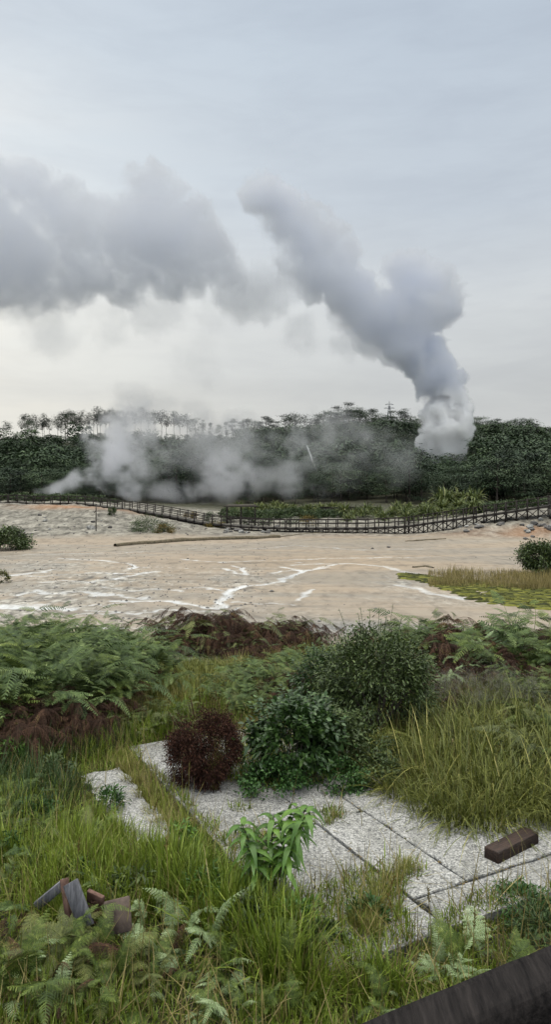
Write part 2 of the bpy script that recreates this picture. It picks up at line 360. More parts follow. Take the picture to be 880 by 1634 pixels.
def ground_mat():
    m,nt,N,L=newmat('mud_crust_and_soil')
    tc=N.new('ShaderNodeTexCoord'); v=tc.outputs['Object']
    mp=N.new('ShaderNodeMapping'); mp.inputs['Scale'].default_value=(1,.45,1); L.new(v,mp.inputs[0]); vs=mp.outputs[0]
    A=lambda n: attr(N,n)
    mpb=N.new('ShaderNodeMapping'); mpb.inputs['Scale'].default_value=(.3,1,1); L.new(v,mpb.inputs[0])
    big=noise(N,L,mpb.outputs[0],.10,6,.6,.6); mid=noise(N,L,vs,1.1,7,.62,.4); fine=noise(N,L,v,9,8,.7)
    mud=ramp(N,L,big,[(.3,(.33,.285,.235)),(.45,(.40,.34,.275)),(.56,(.36,.325,.28)),(.66,(.44,.385,.31))])
    spk=ramp(N,L,mid,[(.36,(.50,.48,.45)),(.5,(1,1,1)),(.68,(1.12,1.12,1.12))])
    mud=mixc(N,L,.55,mud,spk,'MULTIPLY')
    mud=mixc(N,L,mth(N,L,'MULTIPLY',A('org'),ramp(N,L,mid,[(.3,(.1,.1,.1)),(.6,(.6,.6,.6))])),mud,(.36,.26,.15))
    # crust: broken white salt and dark grit
    cr=ramp(N,L,noise(N,L,vs,2.4,9,.72,.5),[(.36,(.10,.095,.085)),(.45,(.26,.25,.23)),(.54,(.42,.41,.385)),(.62,(.66,.66,.64))])
    cf=mth(N,L,'MULTIPLY',mth(N,L,'MULTIPLY',A('crust'),1.5),ramp(N,L,noise(N,L,vs,.8,6,.65),[(.38,(0,0,0)),(.55,(1,1,1))]))
    mud=mixc(N,L,mth(N,L,'MINIMUM',cf,1.0),mud,cr)
    bk=ramp(N,L,noise(N,L,vs,.85,10,.74,.7),[(.36,(.06,.058,.05)),(.45,(.16,.155,.14)),(.54,(.28,.275,.25)),(.68,(.48,.475,.45))])
    bko=mixc(N,L,mth(N,L,'MULTIPLY',A('org'),ramp(N,L,big,[(.4,(.35,.35,.35)),(.6,(1,1,1))])),bk,(.40,.19,.075))
    mud=mixc(N,L,A('bank'),mud,bko)
    gv=N.new('ShaderNodeTexVoronoi'); gv.inputs['Scale'].default_value=14; L.new(v,gv.inputs['Vector'])
    sp=N.new('ShaderNodeSeparateColor'); L.new(gv.outputs['Color'],sp.inputs[0])
    grc=ramp(N,L,sp.outputs[1],[(0,(.10,.10,.10)),(.5,(.26,.26,.26)),(1,(.48,.48,.47))])
    mud=mixc(N,L,mth(N,L,'MINIMUM',mth(N,L,'MULTIPLY',A('grv'),1.2),1.0),mud,grc)
    mud=mixc(N,L,mth(N,L,'MULTIPLY',A('dark'),.75),mud,(.075,.07,.062))
    mps=N.new('ShaderNodeMapping'); mps.inputs['Scale'].default_value=(.12,1.1,1); mps.inputs['Rotation'].default_value=(0,0,.06); L.new(v,mps.inputs[0])
    stk=ramp(N,L,noise(N,L,mps.outputs[0],.9,8,.68,.8),[(.36,(.40,.39,.36)),(.45,(.88,.87,.86)),(.62,(1,1,1)),(.70,(1.25,1.27,1.3))])
    mud=mixc(N,L,.42,mud,stk,'MULTIPLY')
    mud=mixc(N,L,1.0,mud,(.70,.665,.60),'MULTIPLY')
    stm=mth(N,L,'MULTIPLY',A('stream'),ramp(N,L,noise(N,L,vs,2.0,6,.7),[(.34,(.25,.25,.25)),(.52,(1,1,1))]))
    mud=mixc(N,L,mth(N,L,'MULTIPLY',stm,.92),mud,(.58,.59,.585))
    soil=ramp(N,L,fine,[(.3,(.018,.016,.010)),(.6,(.045,.045,.02)),(.75,(.06,.075,.025))])
    col=mixc(N,L,A('veg'),mud,soil)
    b=N.new('ShaderNodeBsdfPrincipled'); L.new(col,b.inputs['Base Color'])
    wet=mth(N,L,'MULTIPLY',mth(N,L,'SUBTRACT',1.0,mth(N,L,'MAXIMUM',A('veg'),A('bank'))),ramp(N,L,big,[(.4,(.12,.12,.12)),(.6,(.42,.42,.42))]))
    rg=mth(N,L,'SUBTRACT',mth(N,L,'SUBTRACT',.85,wet),mth(N,L,'MULTIPLY',stm,.25)); L.new(rg,b.inputs['Roughness'])
    b.inputs['Specular IOR Level'].default_value=.35
    bh=mth(N,L,'ADD',mth(N,L,'MULTIPLY',mid,1.0),mth(N,L,'MULTIPLY',fine,.35))
    bp=N.new('ShaderNodeBump'); bp.inputs['Strength'].default_value=.6; bp.inputs['Distance'].default_value=.12
    L.new(bh,bp.inputs['Height']); L.new(bp.outputs[0],b.inputs['Normal'])
    o=N.new('ShaderNodeOutputMaterial'); L.new(b.outputs[0],o.inputs['Surface'])
    return m
M['ground']=ground_mat()
build_ground()
print('ground',time.time()-T0)

# ------------------------------------------------------------------ slabs of the old path
def w2(u,v): p=SO+SU*u+SV*v; return p
def slab(u0,u1,v0,v1,label,group='speckled concrete path slabs',dz=0,jit=0,tilt=0):
    mb=MB(); corners=[(u0,v0),(u1,v0),(u1,v1),(u0,v1)]
    # outline with slightly worn edge
    pts=[]
    for (a,b) in zip(corners,corners[1:]+corners[:1]):
        n=max(3,int(np.hypot(b[0]-a[0],b[1]-a[1])/.09))
        for k in range(n):
            t=k/n; pts.append((a[0]+(b[0]-a[0])*t,a[1]+(b[1]-a[1])*t))
    pts=np.array(pts); c=pts.mean(0)
    if jit: pts=pts+(rng.random(pts.shape)-.5)*jit
    else:
        pts=pts+(rng.random(pts.shape)-.5)*.010; dz=dz*2.2; tilt=tilt+rng.uniform(-.006,.006)
        for q in rng.integers(0,len(pts),3): pts[q]=pts[q]+(c-pts[q])*.03
    top=[];bot=[]
    me=bpy.data.meshes.new('path_slab'); import bmesh
    bm=bmesh.new()
    tv=[];bv=[];mv=[]
    cw=w2(*c)
    for p in pts:
        w=w2(*p); wi=w+(cw-w)*.012
        zt=dz+tilt*(p[1]-c[1])
        tv.append(bm.verts.new((wi[0]-cw[0],wi[1]-cw[1],zt))); mv.append(bm.verts.new((w[0]-cw[0],w[1]-cw[1],zt-.008))); bv.append(bm.verts.new((w[0]-cw[0],w[1]-cw[1],zt-.12)))
    bm.faces.new(tv); bm.faces.new(bv[::-1])
    n=len(tv)
    for k in range(n):
        k2=(k+1)%n
        bm.faces.new((mv[k],mv[k2],tv[k2],tv[k])); bm.faces.new((bv[k],bv[k2],mv[k2],mv[k]))
    bmesh.ops.recalc_face_normals(bm,faces=bm.faces)
    bm.to_mesh(me); me.materials.append(M['terrazzo'])
    o=bpy.data.objects.new('path_slab',me); COL.objects.link(o); o.location=(cw[0],cw[1],2.56)
    tag(o,label,'slab',group)
    return o
PL='grey speckled concrete slab of the old path, '
slab(-2.46,.2,-1.43,-.51,PL+'far left one beside the dry red bush')
slab(.212,1.95,-1.43,-.51,PL+'left one behind the broad leaved sapling',dz=-.003)
slab(-2.44,.2,-.498,-.006,PL+'far one under the leafy shrub',dz=-.004)
slab(.212,1.57,-.498,-.006,PL+'narrow middle one left of the long joint',dz=.002)
slab(-2.4,.2,.006,1.28,PL+'far right one under the arching tussocks',dz=.0)
slab(.212,1.57,.006,1.28,PL+'one carrying the timber offcut',dz=.003)
slab(1.582,1.95,-.498,1.28,PL+'narrow edge strip nearest the handrail',dz=-.003)
slab(.1,1.57,1.292,2.6,PL+'rightmost one running out of the picture',dz=-.004)
slab(1.582,2.0,1.292,2.6,PL+'small right corner piece by the low grass',dz=-.002)
slab(-1.9,.0,-2.1,-1.68,'broken pale slab lying apart in the grass, left of the path','broken slabs',jit=.07,dz=-.01,tilt=.03)

# ------------------------------------------------------------------ fern fronds
def frond(seed,L=1.0,a0=.25,a1=1.9,Wp=.27,npair=16,stalk=.34,npl=9,twist=0,curl=.25):
    g=np.random.default_rng(seed); mb=MB()
    S=np.linspace(0,1,26); ang=a0+(a1-a0)*S**1.3
    dx=np.sin(ang); dz=np.cos(ang)
    P=np.zeros((26,3)); P[1:,0]=np.cumsum((dx[1:]+dx[:-1])/2)*L/25; P[1:,2]=np.cumsum((dz[1:]+dz[:-1])/2)*L/25
    P[:,1]=.05*L*np.sin(S*3+g.random()*6)*S
    T=nrm(np.gradient(P,axis=0))
    tube(mb,P,np.linspace(.0065,.0015,26)*max(L,.6),4,.75)
    roots=[];dirs=[];sides=[];Ls=[];Ws=[];ti=[]
    for k in range(npair):
        s=stalk+(1-stalk)*(k+.5)/npair
        f=s*25; i=int(f); fr=f-i; i2=min(i+1,25)
        p=P[i]*(1-fr)+P[i2]*fr; t=T[i]
        q=(k+.5)/npair
        lp=L*Wp*(1-q)**.75*(.55+.45*min(1,q*6+.4))*g.uniform(.88,1.1)
        if lp<.02*L: lp=.02*L
        for sd in (-1,1):
            d=nrm(np.array([0,sd,0])*math.cos(.45)+t*math.sin(.45)+np.array([0,0,g.uniform(-.15,.05)]))
            nn=nrm(np.cross(d,t)*sd)
            m=max(3,int(npl*(lp/(L*Wp))+2)); u=(np.arange(m)+.6)/(m+.3)
            dr=curl*lp*u**2
            c=p+d[None]*(lp*u)[:,None]; c[:,2]-=dr
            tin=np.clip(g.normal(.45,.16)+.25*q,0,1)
            roots+=[p[None],];dirs+=[d[None]];
            # the midrib
            sides+=[nrm(np.cross(d,nn))[None]];Ls+=[np.array([lp])];Ws+=[np.array([.05*lp])];ti+=[np.array([tin])]
            pl=lp*.25*(1-u**1.5*.85)+.004*L
            e=nrm(np.cross(nn,d))
            for s2 in (-1,1):
                dd=nrm(e[None]*s2*.93+d[None]*.42+g.normal(0,.06,(m,3)))
                roots.append(c);dirs.append(dd);sides.append(np.broadcast_to(d,(m,3)));Ls.append(pl);Ws.append(np.full(m,lp/m*.66));ti.append(np.clip(tin+g.normal(0,.10,m),0,1))
    C=np.concatenate
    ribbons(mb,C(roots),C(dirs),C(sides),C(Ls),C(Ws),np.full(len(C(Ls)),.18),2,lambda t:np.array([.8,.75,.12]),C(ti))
    return mb
def bracken(seed,L=1.0,a0=.15,a1=1.5,curl=.3,npair=4,droop=.35,sub=.42):
    g=np.random.default_rng(seed); mb=MB(); S=np.linspace(0,1,16); ang=a0+(a1-a0)*S**1.5
    P=np.zeros((16,3)); P[1:,0]=np.cumsum(np.sin(ang[1:]))*L/15; P[1:,2]=np.cumsum(np.cos(ang[1:]))*L/15
    T=nrm(np.gradient(P,axis=0)); tube(mb,P,np.linspace(.006,.002,16),4,.6)
    subs=[]
    for k in range(npair):
        sfr=.42+.5*k/npair; i=int(sfr*15)
        for sd in (-1,1): subs.append((P[i],nrm(np.array([0,sd,0])*.85+T[i]*.55+g.normal(0,.16,3)),L*sub*(1-.16*k)*g.uniform(.8,1.15),T[i]))
    subs.append((P[14],nrm(T[15]+g.normal(0,.12,3)),L*sub*.9,np.array([0,1.,0])))
    R_=[];D=[];Sd=[];LL=[];WW=[];TT=[];DR=[]
    for p0,d,l,tt in subs:
        m=13; u=(np.arange(m)+.7)/(m+.2); dr=droop*g.uniform(.4,1.5)*l
        c=p0+d*(l*u)[:,None]; c[:,2]-=dr*u**2
        tan=np.tile(d,(m,1))*l; tan[:,2]-=2*dr*u; tan=nrm(tan)
        up=np.array([0,0,1.])-tan*tan[:,2:3]; up=nrm(up); e=nrm(np.cross(up,tan)); roll=g.normal(0,.35); e=nrm(e*math.cos(roll)+up*math.sin(roll))
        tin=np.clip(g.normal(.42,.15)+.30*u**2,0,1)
        lp=l*.30*np.clip(1.05-u,.05,1)**.7*(.6+.4*np.minimum(1,u*5))
        for s2 in (-1,1):
            dd=nrm(e*s2*.9+tan*.5+g.normal(0,.07,(m,3)))
            R_.append(c);D.append(dd);Sd.append(tan);LL.append(lp);WW.append(np.full(m,l/m*.60));TT.append(np.clip(tin+g.normal(0,.1,m),0,1));DR.append(np.full(m,curl))
        R_.append(p0[None]);D.append(d[None]);Sd.append(e[:1]);LL.append(np.array([l]));WW.append(np.array([.008]));TT.append(np.array([.6]));DR.append(np.array([dr/l]))
    C=np.concatenate
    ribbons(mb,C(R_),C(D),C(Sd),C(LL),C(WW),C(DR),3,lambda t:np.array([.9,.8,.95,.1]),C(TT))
    return mb
BR={}
for key,mat,pr in [('fern','fern',{}),('fernblue','fernblue',{}),('fernyel','fernyel',dict(droop=.5,a1=1.8)),('fernbrown','fernbrown',dict(droop=.9,a1=2.2,curl=1.2,sub=.36)),('fernpale','fernpale',{})]:
    BR[key]=[bracken(400+i+len(key)*9,**pr).build('frond',M[mat],link=False) for i in range(5)]
FR={}
for key,mat,args in [('fern','fern',[dict(L=1.,a0=.15,a1=1.75),dict(L=.95,a0=.3,a1=2.1),dict(L=1.05,a0=.1,a1=1.5,Wp=.25),dict(L=.85,a0=.4,a1=2.2,Wp=.30)]),
 ('fernblue','fernblue',[dict(L=1.,a0=.15,a1=1.75),dict(L=.95,a0=.3,a1=2.1),dict(L=1.05,a0=.1,a1=1.5,Wp=.25),dict(L=.85,a0=.4,a1=2.2,Wp=.30)]),
 ('fernbrown','fernbrown',[dict(L=1.,a0=.2,a1=2.5,Wp=.2,curl=.9),dict(L=.9,a0=.3,a1=2.8,Wp=.22,curl=1.2),dict(L=.95,a0=.1,a1=2.2,Wp=.19,curl=1.1)]),
 ('fernyel','fernyel',[dict(L=1.,a0=.2,a1=2.0),dict(L=.9,a0=.3,a1=2.3)]),
 ('fernpale','fernpale',[dict(L=1.,a0=.15,a1=1.7,Wp=.24,npair=14,npl=8),dict(L=.9,a0=.25,a1=2.0,Wp=.26,npair=13,npl=8)])]:
    FR[key]=[frond(hash(key)%1000+7*i if False else (len(key)*31+i*7),**a).build('frond',M[mat],link=False) for i,a in enumerate(args)]
def fern(px,py,hpx,kinds,n,label,group,loc=None,spread=1.0,tilt=.0,cat='fern',name='bracken_fern'):
    if loc is None: loc=G(px,py)
    x,y,z=loc
    e=empty(name,(x,y,z-.03),random.random()*6.28)
    h=hpx/F*y
    base=random.random()*6.28
    near=y<6.2
    n=int(n*(1.6 if near else 2.7))
    for k in range(n):
        kind=random.choice(kinds); src=random.choice((FR if near and random.random()<.7 else BR)[kind])
        az=base+k*2.399+random.uniform(-.6,.6); q=random.random()
        rr=.42*h*spread*math.sqrt(random.random()); z0=(0 if near else max(0,.45*h*random.random()*(1-rr/(.5*h*spread))))
        s=(h-z0)/.80*random.choice([random.uniform(.4,.7),random.uniform(.6,1.0)])*(.8 if near else .86)
        if kind=='fernbrown': s*=random.uniform(.85,1.2)
        inst(src,e,(math.cos(az)*rr,math.sin(az)*rr,z0),(random.uniform(-.3,.3),random.uniform(-.4,.45)+tilt,az+random.uniform(-.5,.5)),s,'frond')
    tag(e,label,cat,group)
    return e

# ------------------------------------------------------------------ grasses
def tussock(seed,n,h,spread,droop,w,mat,lean=.55,seg=5,tmean=.45):
    g=np.random.default_rng(seed); mb=MB()
    a=g.random(n)*2*np.pi; r=spread*np.sqrt(g.random(n))*.35
    root=np.stack([r*np.cos(a),r*np.sin(a),np.zeros(n)-.02],-1)
    a2=a+g.normal(0,.6,n); l=np.abs(g.normal(0,lean,n))+.05
    d=nrm(np.stack([np.sin(l)*np.cos(a2),np.sin(l)*np.sin(a2),np.cos(l)],-1))
    side=np.stack([-np.sin(a2+g.normal(0,.5,n)),np.cos(a2),np.zeros(n)],-1)
    L=h*g.uniform(.6,1.25,n)
    ribbons(mb,root,d,nrm(side),L,w*g.uniform(.6,1.2,n),droop*g.uniform(.3,1.4,n),seg,taper,np.clip(g.normal(tmean,.2,n),0,1))
    return mb.build('grass_tussock',mat,link=False)
def scatter_blades(x,y,z,h,w,droop,lean,mat,name,seg=3,tmean=.5,tsd=.2,tint=None):
    n=len(x); mb=MB()
    a=rng.random(n)*2*np.pi; l=np.abs(rng.normal(0,lean,n))
    d=np.stack([np.sin(l)*np.cos(a),np.sin(l)*np.sin(a),np.cos(l)],-1)
    a3=a+np.pi/2+rng.normal(0,.7,n)
    side=np.stack([np.cos(a3),np.sin(a3),np.zeros(n)],-1)
    ti=np.clip(rng.normal(tmean,tsd,n) if tint is None else tint+rng.normal(0,tsd,n),0,1)
    ribbons(mb,np.stack([x,y,z-.01],-1),d,side,h,w,droop,seg,taper,ti)
    return mb.build(name,mat)

def on_slab(x,y,m=0.0):
    u,v=slab_uv(x,y)
    a=(u>-2.46-m)&(u<1.95+m)&(v>-1.43-m)&(v<2.6+m)
    b=(u>-1.9)&(u<-.05)&(v>-2.07)&(v<-1.70)
    return a|b
# patches of grass growing on / over the slabs: centre px,py, radius m
PATCH=[(530,1300,.14,.09),(520,1312,.10,.07),(570,1470,.38,.30),(600,1420,.22,.16),(640,1385,.20,.10),(560,1440,.24,.14),(820,1450,.35,.16),(860,1470,.4,.2),(600,1400,.26,.10),(540,1500,.3,.2),(800,1475,.4,.15),(715,1530,.3,.12),(384,1290,.10,.04),(395,1345,.25,.12),(330,1320,.12,.1)]
PW=[]
for a,b,r1,r2 in PATCH:
    d=(CAMZ-2.56)*F/(b-HOR); PW.append(((a-440)/F*d,d,r1,r2*1.8))
def in_patch(x,y):
    m=np.zeros(np.shape(x),bool)
    for cx,cy,rx,ry in PW: m|=((x-cx)/rx)**2+((y-cy)/ry)**2<1
    return m
def pxof(x,y,z): return 440+F*x/y, HOR+F*(CAMZ-z)/y
def edge_over(x,y):
    """strip of slab swallowed by grass on its left/lower side"""
    u,v=slab_uv(x,y)
    n=n2(x,y,2.2,3,71)-.5
    a=(v<-1.37+n*.25+.16*sm((u-.2)/.6))&(v>-1.6)  # grass creeping in from the lower left
    b=(u>1.93+n*.2-.25*sm((v-.3)/.8))
    c=(v>.62+.25*n+.9*sm((u-.55)/.35))&(u<1.2)                            # under the arching tussocks
    e=(v>-1.0+.5*sm((u+1.3)/1.)+.25*n+2*sm((u+.62)/.3))&(u<-.35)
    return a|b|c|e
def near_grass():
    # short and medium grass over the near shelf
    n=125000
    y=3.3+(10.8-3.3)*rng.random(n)**.85; x=(rng.random(n)*2-1)*(.40*y+.6)
    sl=on_slab(x,y); keep=~sl|in_patch(x,y)|edge_over(x,y)
    dens=n2(x,y,1.3,3,51)
    keep&=(rng.random(n)<np.clip((dens-.30)*4.5,.25,1))
    x,y=x[keep],y[keep]; sl=sl[keep]
    z=np.where(sl,2.55,terrain(x,y))
    u,v=slab_uv(x,y)
    left=sm((-x-.2)/1.)
    hn=n2(x,y,.9,3,52)
    h=.10+.34*sm((hn-.35)/.35)*(.35+.65*left)+.10*left
    h=np.where(sl,.07+.12*rng.random(len(x)),h)
    h=h*(1-.55*sm((5.3-y)/.5)*(x<-.2))
    gap=(v<-1.43)&(v>-1.75)&(u>-2.4)&(u<0)
    h=np.where(gap,.2,h)
    right_low=(x>1.3)&(y<5.6); h=np.where(right_low,.09,h)
    h=h*rng.uniform(.55,1.3,len(x))
    tint=.25+.5*n2(x,y,.7,3,53)+.08*left+np.where(gap,.25,0)+np.where(rng.random(len(x))<.13,.4,0)
    o=scatter_blades(x,y,z,h,.007+.006*rng.random(len(x)),.55*rng.random(len(x))+.1,.5,M['grass'],'grass',3,tint=tint,tsd=.12)
    tag(o,'green and straw grass covering the shelf around the path slabs','grass',kind='stuff')
near_grass()
def thatch():
    n=17000; y=3.3+7.3*rng.random(n)**.85; x=(rng.random(n)*2-1)*(.40*y+.6); sl=on_slab(x,y)
    keep=(~sl)|(edge_over(x,y))|(in_patch(x,y))|(rng.random(n)<.02); x,y,sl=x[keep],y[keep],sl[keep]; z=np.where(sl,2.56,terrain(x,y)+.02)
    o=scatter_blades(x,y,z,.12+.35*rng.random(len(x)),.008,.1,1.3,M['straw'],'thatch',3,tmean=.4,tsd=.25); tag(o,'dead straw matted under the green grass and strewn on the slabs','thatch',kind='stuff')
    # plant litter and moss crumbs on the slabs and in their joints
    n=5200; u=-2.4+4.3*rng.random(n); v=-1.4+3.4*rng.random(n); near=np.minimum.reduce([np.abs(v+.504),np.abs(v),np.abs(v-1.286),np.abs(u-.206),np.abs(u-1.576),np.abs(v+1.43),np.abs(u-1.95)])
    k=(near<.02+.05*rng.random(n)**2)|(rng.random(n)<.06); u,v=u[k],v[k]; p=SO+u[:,None]*SU+v[:,None]*SV
    mb=MB(); m=len(u); d=rdir(m,-.1,.5); ribbons(mb,np.stack([p[:,0],p[:,1],np.full(m,2.563)],-1),d,nrm(np.cross(d,np.array([0,0,1.]))),.012+.03*rng.random(m)**2,.010,.1,2,oval,rng.random(m)); o=mb.build('leaf_litter',M['ochre']); tag(o,'brown leaf litter and moss crumbs lying in the slab joints','litter',kind='stuff')
thatch()
def slope_grass():
    n=52000
    y=10+15*rng.random(n)**.8; x=(rng.random(n)*2-1)*(.42*y)
    gx,gy,_=G(300,1048)
    keep=blob(x,y,gx,gy,1.4,2.0)<.35
    x,y=x[keep],y[keep]; z=terrain(x,y)
    h=(.18+.35*n2(x,y,.5,3,54))*rng.uniform(.6,1.3,len(x))*(1-.4*sm((y-21)/4))
    o=scatter_blades(x,y,z,h,.012+.006*rng.random(len(x)),.4,.4,M['grassol'],'slope_grass',3,tint=.3+.5*n2(x,y,.35,3,55),tsd=.15)
    tag(o,'olive and yellow grass on the slope down to the mudflat','grass',kind='stuff')
slope_grass()
print('grass',time.time()-T0)

TU={'gold':[tussock(150+i,260,.5,.42,.45,.009,M['straw'],.42,4,.6) for i in range(3)],'long':[tussock(100+i,460,1.12,.6,1.15,.012,M['grassol'],.82,8,.46) for i in range(4)],
    'green':[tussock(110+i,230,.52,.4,.45,.013,M['grass'],.38,5,.5) for i in range(4)],
    'dark':[tussock(120+i,300,.55,.5,.5,.009,M['grassdark'],.5,5) for i in range(3)],
    'yellow':[tussock(130+i,240,.45,.4,.4,.008,M['grassol'],.4,4,.8) for i in range(3)],
    'bright':[tussock(140+i,90,.42,.22,.45,.016,M['grass'],.5,5,.45) for i in range(2)]}
def tuss(px,py,kind,s,label,group,loc=None,name='grass_tussock'):
    src=random.choice(TU[kind]); x,y,z=loc or G(px,py)
    c=src.copy(); COL.objects.link(c); c.name=name
    c.location=(x,y,z); c.rotation_euler=(0,0,random.random()*6.28); k=s*random.uniform(.88,1.12); c.scale=(k,k,k*random.uniform(.9,1.1))
    tag(c,label,'grass tussock',group); return c

# big arching tussocks to the right of the path
GA='arching tussocks right of the path'; LA='long olive arching grass tussock in the bank right of the path'
for px,py,s in [(640,1275,.75),(680,1300,.8),(725,1318,.85),(775,1325,.85),(830,1315,.9),(880,1310,.9),(925,1330,.9),(660,1255,.8),(700,1268,.95),(750,1280,1.0),(800,1282,1.05),(855,1275,1.05),(910,1280,1.0),
  (690,1232,.95),(735,1238,1.05),(785,1240,1.1),(840,1238,1.1),(895,1240,1.1),(720,1208,1.0),(770,1210,1.1),(825,1205,1.1),(875,1208,1.1),(650,1215,.8),(920,1205,1.1),(760,1185,1.0),(815,1180,1.0),(865,1178,1.0),(705,1185,.9)]:
    tuss(px,py,'long',s*1.0,LA,GA)
# dark green grass on the left, behind the loose slab
for px,py,s in [(20,1290,1.),(60,1262,1.),(100,1275,1.),(20,1235,1.1),(65,1225,1.1),(110,1222,1.),(150,1210,.9),(5,1330,1.),(45,1310,1.),(90,1305,.9),(-20,1270,1.1),(190,1190,.8),(30,1195,1.1),(80,1190,1.),(130,1180,1.),(230,1160,.8)]:
    tuss(px,py,'dark',s,'dark green grass tussock beneath the left bracken thicket','dark tussocks under the left thicket')
# lush green grass lower left
for i,(px,py,s) in enumerate([(185,1345,.6),(230,1385,.75),(275,1390,.7),(310,1405,.8),(265,1410,1.),(215,1415,.9),(340,1430,.85),(300,1445,1.),(370,1450,1.),(250,1460,.9),(400,1480,1.),(350,1490,1.),(440,1500,1.),(140,1380,.7),(100,1360,.8),(165,1405,.6),(420,1530,1.),(470,1470,.8),(380,1540,.7),(480,1530,.9),(150,1320,.6),(60,1390,.8),(30,1400,.9),(0,1380,.9),(455,1570,1.),(500,1590,.9)]):
    tuss(px,py,'green',s,'lush green grass tussock in the lower left meadow before the path','lush tussocks lower left of the path')
for px,py,s in [(100,1478,.55),(150,1482,.5),(200,1486,.5),(70,1470,.5),(165,1470,.45),(215,1470,.55)]:
    tuss(px,py,'green',s,'short green tussock growing around the broken boards','tussocks around the broken boards')
for px,py,s in [(600,1570,.85),(575,1590,.8),(630,1590,.8),(560,1560,.7)]:
    tuss(px,py,'bright',s,'bright green broad bladed tussock at the near end of the path','bright tussocks at the near path end')
for px,py,s in [(600,1455,.55),(575,1475,.5),(630,1405,.45),(650,1390,.4),(610,1425,.5),(595,1490,.45),(535,1305,.25),(525,1315,.2)]:
    x,y=gp(px,py,2.56); tuss(px,py,'yellow',s,'small yellow green tuft growing through the joints of the path slabs','tufts in the path joints',loc=(x,y,2.555))
for px,py,s in [(200,1235,.55),(212,1255,.55),(228,1280,.55),(245,1305,.55),(262,1325,.55),(285,1335,.6),(195,1215,.5),(310,1350,.6)]:
    tuss(px,py,'yellow',s,'yellow green tuft in the gap between the loose slab and the path','tufts in the gap left of the path')
for px,py,s in [(265,1096,.5),(300,1110,.7),(240,1120,.9),(330,1115,.7),(350,1105,.6),(215,1060,1.),(228,1045,1.),(262,1120,.8),(290,1130,.8),(320,1135,.8),(250,1105,.6),(235,1095,.8),(215,1150,.8),(250,1150,.8),(400,1065,1),(430,1060,1),(380,1075,1),(470,1058,1.1),(500,1050,1.1),(460,1048,1.1)]:
    tuss(px,py,'yellow',s*1.35,'yellowish grass tussock on the slope between the bracken thickets','yellowish tussocks on the slope')
for px,py,s in [(258,1060,.8),(276,1125,.6),(245,1085,.8),(300,1122,.6),(330,1140,.7),(255,1028,1.2),(270,1026,1.2),(285,1030,1.1),(235,1030,1.2),(480,1035,1.2),(500,1032,1.2),(345,1118,.5),(225,1115,.9),(640,1165,.7),(690,1172,.7),(560,1060,1.)]:
    tuss(px,py,'gold',s,'straw coloured grass tussock showing between the bracken thickets','straw tussocks on the slope')
# grass clump standing against the dome
x,y,z=G(343,1266)
c=tuss(0,0,'yellow',.9,'tall upright grass clump standing in front of the dry red bush',None,loc=(x,y-.05,2.55)); c.scale=(.35,.35,1.45)

# ------------------------------------------------------------------ bracken
def thicket(spots,kinds,n,label,group,**k):
    for s in spots:
        fern(s[0],s[1],s[2],kinds,n,label,group,**k)
thicket([(10,1150,162),(60,1160,171),(110,1150,134),(160,1130,136),(200,1110,135),(-30,1140,164),(20,1110,141),(75,1115,138),(125,1108,106),(175,1100,124),(0,1088,112),(50,1090,106),(100,1088,91),(150,1085,116),(205,1085,97),(30,1074,99),(85,1072,111),(135,1072,99),(-20,1070,112),(185,1070,84),(60,1062,90),(10,1060,80),(110,1060,94),(155,1058,86)],
 ['fernblue','fernblue','fern'],11,'grey green bracken clump in the dense thicket at the left','left bracken thicket',spread=1.15)
thicket([(15,1190,110),(60,1195,110),(105,1185,105),(150,1165,90),(-20,1185,115),(190,1150,80),(40,1200,100),(85,1195,100),(0,1205,100)],['fernbrown'],12,'dead brown bracken clump along the foot of the left thicket','dead bracken under the left thicket')
thicket([(215,1082,72),(205,1062,60),(238,1100,50),(140,1058,80),(222,1100,60)],['fernbrown'],9,'dead brown bracken on the right edge of the left thicket','dead bracken beside the left thicket')
thicket([(300,1044,92),(322,1042,88),(345,1042,96),(370,1044,92),(392,1043,90),(412,1042,94),(435,1042,86),(390,1053,80),(455,1045,78),(470,1047,70)],['fernbrown']*6+['fernyel'],14,'rusty brown bracken clump in the row above the stream','rusty bracken by the stream')
thicket([(372,1100,58),(395,1090,55),(430,1085,55),(340,1130,60),(375,1122,66),(420,1112,70),(470,1078,62),(500,1070,62),(460,1105,70),(400,1150,70),(500,1092,74)],['fern','fernblue','fern','fernblue','fernyel'],9,'green bracken clump in the middle between gravel and leafy shrub','middle bracken')
thicket([(390,1062,60),(420,1098,70),(470,1120,75),(690,1130,80),(555,1085,60),(640,1110,90),(440,1130,70)],['fernbrown'],8,'brownish drooping bracken scattered through the middle thickets','brownish middle bracken')
thicket([(660,1090,119),(700,1085,120),(740,1085,125),(785,1088,141),(830,1090,138),(870,1085,107),(910,1085,110),(720,1068,112),(770,1070,98),(820,1070,100),(865,1068,124),(680,1070,103),(650,1070,112)],['fern','fernblue','fernbrown'],10,'bracken clump mixing green and brown fronds, right thicket edge','right bracken thicket')
thicket([(700,1072,110),(725,1070,105),(850,1075,100),(800,1068,100),(690,1098,80),(720,1100,85),(845,1100,85),(760,1095,75)],['fernbrown'],9,'dark dead bracken at the foot of the right thicket','dead bracken under the right thicket')
thicket([(870,1240,120),(900,1200,120),(860,1125,90),(890,1140,100)],['fern','fernyel'],8,'fresh green bracken leaning in from the right edge','bracken at the right edge')
thicket([(265,1160,70),(235,1175,70),(310,1170,60)],['fernyel','fern'],8,'yellow green bracken left of the dry red bush','bracken left of the dry red bush')
thicket([(40,1345,95),(15,1300,80),(85,1395,105),(130,1360,80),(20,1445,120),(185,1470,90),(240,1440,85)],['fernyel','fern','fernblue'],9,'green bracken poking through the lower left meadow','bracken in the lower left meadow')
